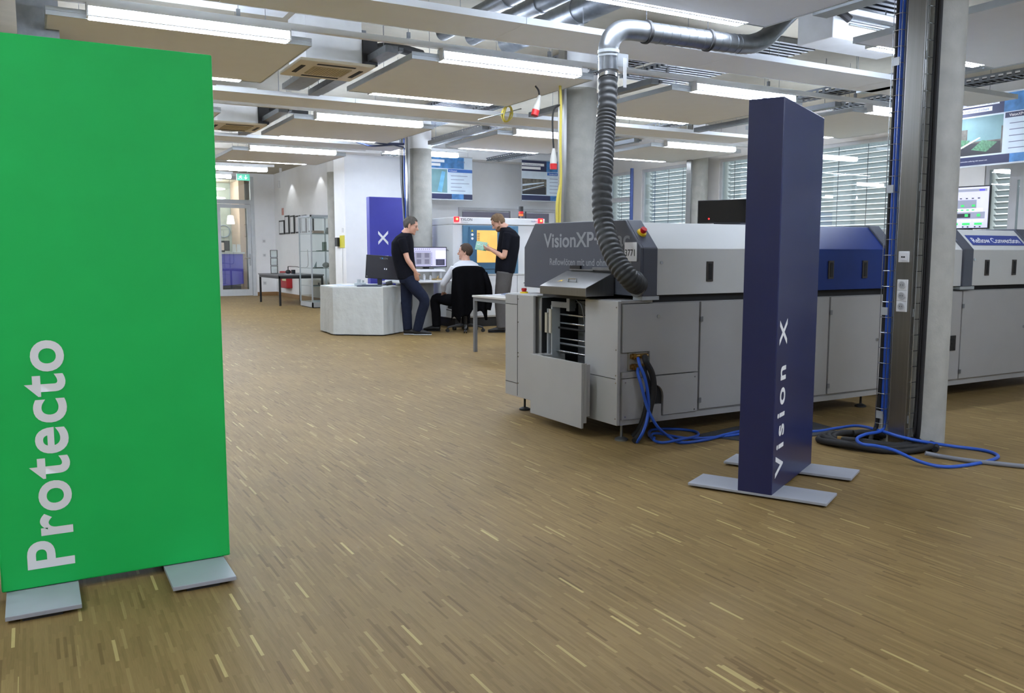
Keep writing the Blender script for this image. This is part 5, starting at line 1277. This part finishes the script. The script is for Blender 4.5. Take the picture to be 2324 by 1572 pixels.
# ================================================================== PEOPLE AND CHAIR
SKIN = mat('skin', (206, 158, 136), .55, var=.06, scale=14)
BCL = mat('black polo cloth', (24, 25, 32), .9, var=.1, scale=12, bump=.3, bscale=30); JEAN = mat('dark jeans', (34, 39, 56), .9, var=.12, scale=16, bump=.3, bscale=30)
GTR = mat('grey work trousers', (92, 90, 90), .9, var=.08, bump=.3, bscale=30); WSH = mat('white shirt cloth', (222, 224, 232), .85, var=.03, bump=.5, bscale=22); BTR = mat('black trousers', (20, 20, 24), .9)
HGR = mat('short grey hair', (86, 82, 78), .9, var=.25, scale=60); HBL = mat('short blond hair', (112, 90, 68), .9, var=.25, scale=60); HBR = mat('brown hair', (70, 54, 44), .85, var=.3, scale=60)


for _m in (BCL, JEAN, BTR, GTR): _m.node_tree.nodes['Principled BSDF'].inputs['Specular IOR Level'].default_value = .08


def rem(o, vox, sm=6):
    r_ = o.modifiers.new('remesh', 'REMESH'); r_.mode = 'VOXEL'; r_.voxel_size = vox; r_.use_smooth_shade = True
    s_ = o.modifiers.new('smooth', 'SMOOTH'); s_.iterations = sm; s_.factor = .5
    return o


def limb(k, pts, rad, n=14, caps=True):
    k.tube(bez(pts, 4), [rad[min(int(i / 4), len(rad) - 1)] + (rad[min(int(i / 4) + 1, len(rad) - 1)] - rad[min(int(i / 4), len(rad) - 1)]) * (i % 4) / 4 for i in range(4 * (len(pts) - 1) + 1)], n, caps)


def torso(k, secs, n=20):
    """secs: (x, y, z, half depth, half width)"""
    rings = []
    for (x, y, z, a, b_) in secs: rings.append([k.bm.verts.new((x + a * math.cos(2 * PI * j / n), y + b_ * math.copysign(abs(math.sin(2 * PI * j / n)) ** .85, math.sin(2 * PI * j / n)), z)) for j in range(n)])
    for A, B_ in zip(rings, rings[1:]):
        for j in range(n): k.face([A[j], A[(j + 1) % n], B_[(j + 1) % n], B_[j]])
    k.face(rings[0][::-1]); k.face(rings[-1])


def hand(k, w, d, palm, thumb, curl=.5, s=1.0):
    """w wrist, d pointing direction, palm = normal out of the palm, thumb = side of the thumb"""
    w, d, p, th = Vector(w), Vector(d).normalized(), Vector(palm).normalized(), Vector(thumb).normalized()
    k.tube([w - d * .01, w + d * .03 * s, w + d * .085 * s], [(.02 * s, .026 * s), (.017 * s, .036 * s), (.013 * s, .038 * s)], 12, upref=p)
    for i, (o_, L) in enumerate(((.027, .070), (.009, .078), (-.009, .072), (-.026, .056))):
        a = w + d * .085 * s + th * o_ * s; pts = [a]; dir_ = d.copy(); c_ = curl * (1 + .08 * i)
        for q in range(3):
            dir_ = (dir_ * math.cos(c_) + p * math.sin(c_)).normalized(); p_ = (p * math.cos(c_) - d * 0).normalized(); pts.append(pts[-1] + dir_ * L * (.42, .32, .26)[q] * s)
        k.tube(pts, [.0095 * s, .009 * s, .0085 * s, .007 * s], 8)
    a = w + d * .03 * s + th * .028 * s
    k.tube([a, a + (d * .6 + th * .7 + p * .3).normalized() * .035 * s, a + (d * .6 + th * .7 + p * .3).normalized() * .035 * s + (d * .9 + p * .35).normalized() * .035 * s], [.012 * s, .0105 * s, .008 * s], 8)


def headparts(t, k, neck, c, yaw, pitch, hairmat, beard=None, bald=0, s=1.07):
    Mh = Matrix.Translation(c) @ Matrix.Rotation(yaw, 4, 'Z') @ Matrix.Rotation(pitch, 4, 'Y') @ Matrix.Scale(s, 4); R3 = Mh.to_3x3()
    def bl(kk, p, r): kk.ball(Mh @ Vector(p), r, 16, 10, R3)
    bl(k, (-.012, 0, .03), (.096, .076, .092)); bl(k, (.022, 0, -.02), (.072, .066, .09)); bl(k, (.045, 0, -.075), (.043, .046, .036)); bl(k, (.03, 0, .035), (.064, .066, .055))
    k.tube([Mh @ Vector(p) for p in ((.083, 0, .022), (.096, 0, .0), (.112, 0, -.022), (.098, 0, -.033))], [.009 * s, .011 * s, .015 * s, .012 * s], 8)
    bl(k, (.082, 0, -.058), (.014, .024, .007)); bl(k, (.08, 0, -.07), (.014, .021, .007)); bl(k, (.078, 0, -.096), (.018, .022, .016)); bl(k, (.074, .0, .028), (.02, .05, .012))
    for sd in (1, -1):
        bl(k, (.056, sd * .036, -.02), (.026, .024, .024))
        e_ = [Mh @ Vector((-.012 - .012 * math.cos(a), sd * (.074 + .007 * (1 + math.cos(a)) / 2 + .004), -.006 + .032 * math.sin(a))) for a in [q * PI / 5 for q in range(10)]]
        k.tube(e_ + [e_[0]], .0065 * s, 6, caps=False); bl(k, (-.006, sd * .076, -.01), (.012, .007, .022))
    limb(k, [neck[0], (Vector(neck[0]) + Vector(neck[1])) / 2 + Vector((0, 0, .0)), neck[1]], [.072 * s, .062 * s, .06 * s])
    for sd in (1, -1):
        g = MB(); bl(g, (.080, sd * .031, .006), (.008, .012, .006)); e = obj('eye', g, mat('eye dark', (50, 44, 42), .3), t, smooth='all')
        g = MB(); g.tube([Mh @ Vector(p) for p in ((.089, sd * .016, .026), (.088, sd * .034, .03), (.076, sd * .052, .024))], .0035, 6); obj('eyebrow', g, hairmat, t)
    g = MB(); bl(g, (.089, 0, -.064), (.008, .021, .0028)); obj('mouth', g, mat('lips', (150, 88, 80), .5), t, smooth='all')
    # hair cap: shell over crown and back, with a hairline
    g = MB(); nu, nv = 36, 20; grid = []
    for i in range(nv + 1):
        a = PI * i / nv; row = []
        for j in range(nu):
            b_ = 2 * PI * j / nu; d = Vector((math.sin(a) * math.cos(b_), math.sin(a) * math.sin(b_), math.cos(a)))
            nzv = .004 * math.sin(7 * b_ + 5 * a) + .003 * math.sin(13 * b_)
            row.append((d, Vector((-.012 + d.x * (.102 + nzv), d.y * (.082 + nzv), .03 + d.z * (.1 + nzv)))))
        grid.append(row)
    def keep(p):
        if p.x > .045: return p.z > .085 + (p.x - .045) * .4 + bald
        if p.x > -.02: return p.z > .045 - (0.045 - p.x) * .9 if abs(p.y) > .05 else True
        return p.z > -.055
    vs = {}
    for i in range(nv):
        for j in range(nu):
            q = [grid[i][j][1], grid[i][(j + 1) % nu][1], grid[i + 1][(j + 1) % nu][1], grid[i + 1][j][1]]
            c_ = (q[0] + q[1] + q[2] + q[3]) / 4
            if keep(c_):
                idx = [(i, j), (i, (j + 1) % nu), (i + 1, (j + 1) % nu), (i + 1, j)]; f = []
                for w_, key in enumerate(idx):
                    if key[0] == 0: key = (0, 0)
                    if key[0] == nv: key = (nv, 0)
                    if key not in vs: vs[key] = g.bm.verts.new(Mh @ q[w_])
                    if vs[key] not in f: f.append(vs[key])
                if len(f) > 2: g.face(f)
    h = obj('hair', g, hairmat, t, smooth='all'); so = h.modifiers.new('thickness', 'SOLIDIFY'); so.thickness = .008; so.offset = 0
    if beard:
        g = MB(); bl(g, (.052, 0, -.08), (.046, .05, .042)); bl(g, (.03, 0, -.055), (.045, .067, .03)); obj('beard', g, beard, t, smooth='all')


def shoe(t, ank, toe, mt, sole):
    a, b_ = Vector(ank), Vector(toe); d = (b_ - a); d.z = 0; d.normalize(); h = a - d * .06; z0 = .0
    def sec(u): return h + d * u
    g = MB(); P = []
    for (u, zc, rv, rh) in ((0, .045, .03, .03), (.03, .05, .042, .038), (.10, .055, .045, .042), (.17, .045, .033, .047), (.23, .035, .024, .047), (.275, .03, .016, .03)):
        q = sec(u); P.append((Vector((q.x, q.y, zc + b_.z)), (rv, rh)))
    g.tube([p for p, r_ in P], [r_ for p, r_ in P], 14, upref=(0, 0, 1)); s_ = obj('shoe', g, mt, t, smooth='all')
    g = MB(); g.tube([Vector((p.x, p.y, .010 + b_.z)) for p, r_ in P], [(.009, r_[1] + .003) for p, r_ in P], 14, upref=(0, 0, 1)); obj('sole', g, sole, s_, smooth='all')


def person(label, loc, rz, J, top, bottom, shoes, hairmat, sleeve_long=False, beard=None, bald=0, legs=1.04):
    t = thing('person', label, 'person', loc, rz=rz, local=True)
    k = MB(); tr = J['torso']
    torso(k, [(x, y, z, a - .012, b_ - .012) for (x, y, z, a, b_) in tr])
    for s_ in ('L', 'R'):
        sh, el, wr = J['arm' + s_]; hp, kn, an, toe = J['leg' + s_]
        limb(k, [sh, (Vector(sh) + Vector(el)) / 2, el, (Vector(el) * .6 + Vector(wr) * .4), wr], [.05, .044, .038, .039, .025])
        limb(k, [hp, (Vector(hp) + Vector(kn)) / 2, kn, (Vector(kn) * .65 + Vector(an) * .35), an], [.085, .072, .052, .05, .036])
        if ('hand' + s_) in J: hand(k, *J['hand' + s_])
    headparts(t, k, J['neck'], J['head'], J.get('yaw', 0), J.get('pitch', .3), hairmat, beard, bald)
    body = rem(obj('body', k, SKIN, t), .0065, 4)
    # shirt
    k = MB(); torso(k, [(x, y, z, a + .024, b_ + .016) for (x, y, z, a, b_) in tr[J.get('s0', 0):]])
    for s_ in ('L', 'R'):
        sh, el, wr = [Vector(v) for v in J['arm' + s_]]
        if sleeve_long: limb(k, [sh, (sh + el) / 2, el, (el * .6 + wr * .4), wr - (wr - el) * .05], [.068, .06, .054, .05, .04])
        else: limb(k, [sh, sh * .6 + el * .4, sh * .28 + el * .72], [.066, .063, .06])
    nb = Vector(J['neck'][0]); 
    k.tube([nb - Vector((0, 0, .04)), nb + Vector((0, 0, .0)), nb + Vector((0.0, 0, .028))], [.085, .072, .066], 16)
    rem(obj('shirt', k, top, t), .011, 5)
    k = MB()
    b0 = tr[0]; torso(k, [(b0[0], b0[1], b0[2] - .06, b0[3] * .95, b0[4]), (b0[0], b0[1], b0[2] + .0, b0[3] + .008, b0[4] + .008), (tr[1][0], tr[1][1], b0[2] + .09, b0[3] + .004, b0[4] + .004)])
    for s_ in ('L', 'R'):
        hp, kn, an, toe = [Vector(v) for v in J['leg' + s_]]
        limb(k, [hp, (hp + kn) / 2, kn, (kn + an) / 2, an + (an - kn) * .04], [v * legs for v in (.105, .094, .078, .074, .068)])
    rem(obj('trousers', k, bottom, t), .012, 5)
    for s_ in ('L', 'R'): shoe(t, J['leg' + s_][2], J['leg' + s_][3], shoes[0], shoes[1])
    return t


SHK = mat('black shoe', (26, 26, 28), .5); WSO = mat('white sole', (214, 216, 220), .6)
g1 = G(929, 760)
person('person in a black polo shirt and dark jeans standing with crossed legs, hand in pocket', (g1.x, g1.y, 0), R(-29.4), dict(
    torso=[(-.02, 0, .86, .12, .17), (-.03, 0, .95, .135, .175), (-.06, 0, 1.08, .14, .165), (-.085, 0, 1.26, .15, .185), (-.085, 0, 1.42, .145, .2), (-.06, 0, 1.51, .10, .175), (-.03, 0, 1.56, .06, .085)],
    armR=((-.07, -.195, 1.47), (.015, -.25, 1.17), (.125, -.205, .985)), armL=((-.05, .195, 1.47), (-.03, .25, 1.17), (.05, .2, .985)),
    handR=((.13, -.2, .975), (.15, .35, -.9), (0, 1, .2), (.9, 0, .2), .15), handL=((.055, .2, .975), (.2, -.35, -.9), (0, -1, .2), (.9, 0, .2), .15),
    legR=((.0, -.085, .88), (.25, -.10, .54), (.13, -.03, .09), (.3, -.03, 0)), legL=((-.03, .09, .88), (-.05, .07, .50), (-.03, .05, .09), (.15, .03, 0)),
    neck=((-.04, 0, 1.545), (.02, 0, 1.63)), head=(.045, 0, 1.672), pitch=.32), BCL, JEAN, (SHK, WSO), HGR)
g3 = G(1144, 753)
person('person in black shirt and grey work trousers looking down at a held green board', (g3.x, g3.y, 0), R(150.6), dict(
    torso=[(-.01, 0, .94, .135, .175), (-.02, 0, 1.02, .14, .18), (-.04, 0, 1.16, .15, .175), (-.07, 0, 1.36, .155, .19), (-.085, 0, 1.52, .145, .205), (-.06, 0, 1.61, .10, .175), (-.02, 0, 1.66, .06, .085)],
    armL=((-.06, .2, 1.57), (-.0, .26, 1.2), (.2, .17, 1.31)), armR=((-.06, -.2, 1.57), (.03, -.25, 1.22), (.22, -.1, 1.33)),
    handL=((.205, .165, 1.31), (.9, -.25, .25), (-.1, -.75, .6), (0, .3, 1), .45), handR=((.225, -.1, 1.335), (.9, .3, .2), (-.1, .75, .6), (0, -.3, 1), .45),
    legL=((.0, .09, .96), (.06, .1, .53), (.04, .09, .09), (.2, .1, 0)), legR=((-.02, -.09, .96), (.0, -.1, .53), (-.06, -.1, .09), (.12, -.12, 0)),
    neck=((-.03, 0, 1.645), (.05, 0, 1.71)), head=(.09, 0, 1.738), pitch=.62), BCL, GTR, (SHK, BLACK), HBL, legs=1.17, beard=mat('beard', (120, 88, 66), .9, var=.3, scale=50))
t = thing('circuit_board', 'green circuit board held in the hands of the bearded person', 'circuit board', (g3.x, g3.y, 1.35), rz=R(150.6), local=True)
k = MB(); M = Matrix.Translation((.35, .04, .02)) @ Matrix.Rotation(-.15, 4, 'Y') @ Matrix.Rotation(-.6, 4, 'X'); k.box(-.08, .1, -.12, .12, -.001, .001, M); obj('board', k, mat('pcb green', (60, 130, 96), .4), t)
k = MB()
for i in range(14): a, b_ = random.uniform(-.07, .07), random.uniform(-.1, .1); k.box(a, a + .018, b_, b_ + .014, .001, .004, M)
obj('components', k, mat('pcb part grey', (190, 196, 190), .5), t)

gs = G(1056, 752); SZ = R(80)
t = person('person in a white shirt and black trousers sitting on the office chair, seen from behind', (gs.x, gs.y, 0), SZ, dict(
    torso=[(-.02, 0, .50, .12, .17), (-.05, 0, .60, .125, .175), (-.09, 0, .74, .12, .165), (-.10, 0, .90, .135, .19), (-.08, 0, 1.02, .13, .215), (-.06, 0, 1.09, .09, .175), (-.05, 0, 1.14, .06, .085)],
    armL=((-.07, .195, 1.03), (-.02, .36, .78), (.08, .34, .645)), armR=((-.07, -.195, 1.03), (.05, -.27, .77), (.24, -.16, .70)),
    handL=((.085, .335, .64), (.75, -.1, -.6), (0, -.3, -1), (0, -1, .1), .4), handR=((.25, -.16, .70), (1, .2, -.25), (0, .2, -1), (0, 1, .1), .4),
    legL=((.0, .1, .50), (.27, .42, .52), (.22, .42, .09), (.3, .56, 0)), legR=((.0, -.1, .5), (.43, -.13, .52), (.36, -.12, .09), (.54, -.14, 0)),
    neck=((-.055, 0, 1.12), (-.03, 0, 1.22)), head=(-.02, 0, 1.272), yaw=R(62), pitch=.02), WSH, BTR, (SHK, BLACK), HBR, sleeve_long=True)
k = MB(); k.tube([(-.055 + .075 * math.cos(i / 16 * 2 * PI), .075 * math.sin(i / 16 * 2 * PI), 1.135 + .012 * math.cos(i / 16 * 2 * PI)) for i in range(17)], .007, 6); obj('neck_strap', k, BLACK, t)
# office chair
t = thing('office_chair', 'black swivel office chair on castors in front of the console', 'chair', (gs.x, gs.y, 0), rz=SZ, local=True)
CF = mat('chair fabric', (40, 42, 48), .9, bump=.3, bscale=120)
k = MB(); k.box(-.2, .24, -.23, .23, .36, .415); obj('seat', k, CF, t, bevel=.02)
k = MB(); k.box(-.27, -.235, -.2, .2, .5, 1.0); obj('backrest', k, CF, t, bevel=.02)
k = MB(); k.tube(bez([(-.05, 0, .34), (-.2, 0, .36), (-.3, 0, .45), (-.28, 0, .7)]), .018, 8); obj('back_stem', k, BLACK, t, smooth=True)
k = MB(); k.cyl((0, 0, .09), (0, 0, .24), .03); k.cyl((0, 0, .22), (0, 0, .36), .018); obj('gas_lift', k, BLACK, t, smooth=True)
k = MB(); k.tube([(.05, .1, .35), (.05, .2, .33), (.05, .3, .36)], .006, 6); obj('lever', k, BLACK, t)
BGR = mat('base grey plastic', (62, 62, 64), .5)
for i in range(5):
    a = R(20 + 72 * i); d = Vector((math.cos(a), math.sin(a), 0)); k = MB(); k.tube([Vector((0, 0, .1)) + d * .02, Vector((0, 0, .1)) + d * .15, Vector((0, 0, .085)) + d * .26, Vector((0, 0, .07)) + d * .3], [(.022, .03), (.02, .026), (.016, .022), (.014, .02)], 10, upref=(0, 0, 1)); lg = obj('base_arm', k, BGR, t, smooth='all')
    s_ = Vector((-d.y, d.x, 0)); k = MB(); c_ = d * .3 + Vector((0, 0, .028)); k.cyl(c_ - s_ * .024, c_ - s_ * .006, .028, n=16); k.cyl(c_ + s_ * .006, c_ + s_ * .024, .028, n=16); k.cyl(c_ - s_ * .006 + Vector((0, 0, .02)), c_ + s_ * .006 + Vector((0, 0, .02)), .018, n=10); obj('castor', k, BLACK, lg, smooth=True)
# jacket draped over the backrest
t = thing('jacket', 'black jacket draped over the back of the office chair', 'jacket', (gs.x, gs.y, 0), rz=SZ, local=True)
k = MB(); nx_, nz_ = 26, 18; grid = []
for j in range(nz_ + 1):
    v = j / nz_; row = []
    for i in range(nx_ + 1):
        u = i / nx_ * 2 - 1; wd_ = .262 + .05 * v + .015 * math.sin(v * 5); z = 1.03 - .03 * abs(u) ** 3 - .035 * abs(u) ** 8 - v * (.72 + .06 * math.sin(u * 5) + .03 * math.sin(u * 13) + (.10 if u > .55 else 0) - (.02 if abs(u) < .3 else 0))
        x = -.295 - .028 * math.sin(u * 10 + v * 2) * min(1, v * 2) - .02 * math.cos(u * 1.4) - .03 * math.sin(PI * min(1, v * 1.1)) + .05 * abs(u) ** 3
        row.append(k.bm.verts.new((x, u * wd_, z)))
    grid.append(row)
for A, B_ in zip(grid, grid[1:]):
    for i in range(nx_): k.face([A[i], A[i + 1], B_[i + 1], B_[i]])
# over the top and down the front a little
fr_ = [[grid[0][i] for i in range(nx_ + 1)]]
for w_, (dx, dz) in enumerate(((.05, .02), (.095, -.01), (.1, -.12))):
    fr_.append([k.bm.verts.new(grid[0][i].co + Vector((dx * (1 - .3 * abs(i / nx_ * 2 - 1)), 0, dz))) for i in range(nx_ + 1)])
for A, B_ in zip(fr_, fr_[1:]):
    for i in range(nx_): k.face([A[i], B_[i], B_[i + 1], A[i + 1]])
JK = mat('black jacket cloth', (12, 12, 15), .95, bump=.3, bscale=20); JK.node_tree.nodes['Principled BSDF'].inputs['Specular IOR Level'].default_value = .06
o = obj('jacket_body', k, JK, t, smooth='all'); s_ = o.modifiers.new('thickness', 'SOLIDIFY'); s_.thickness = .012; s_.offset = 1
k = MB(); limb(k, [(-.26, -.24, .95), (-.3, -.30, .72), (-.3, -.31, .5), (-.3, -.29, .36)], [.05, .055, .05, .045]); obj('sleeve', k, mat('black jacket cloth', (14, 14, 18)), t, smooth='all')
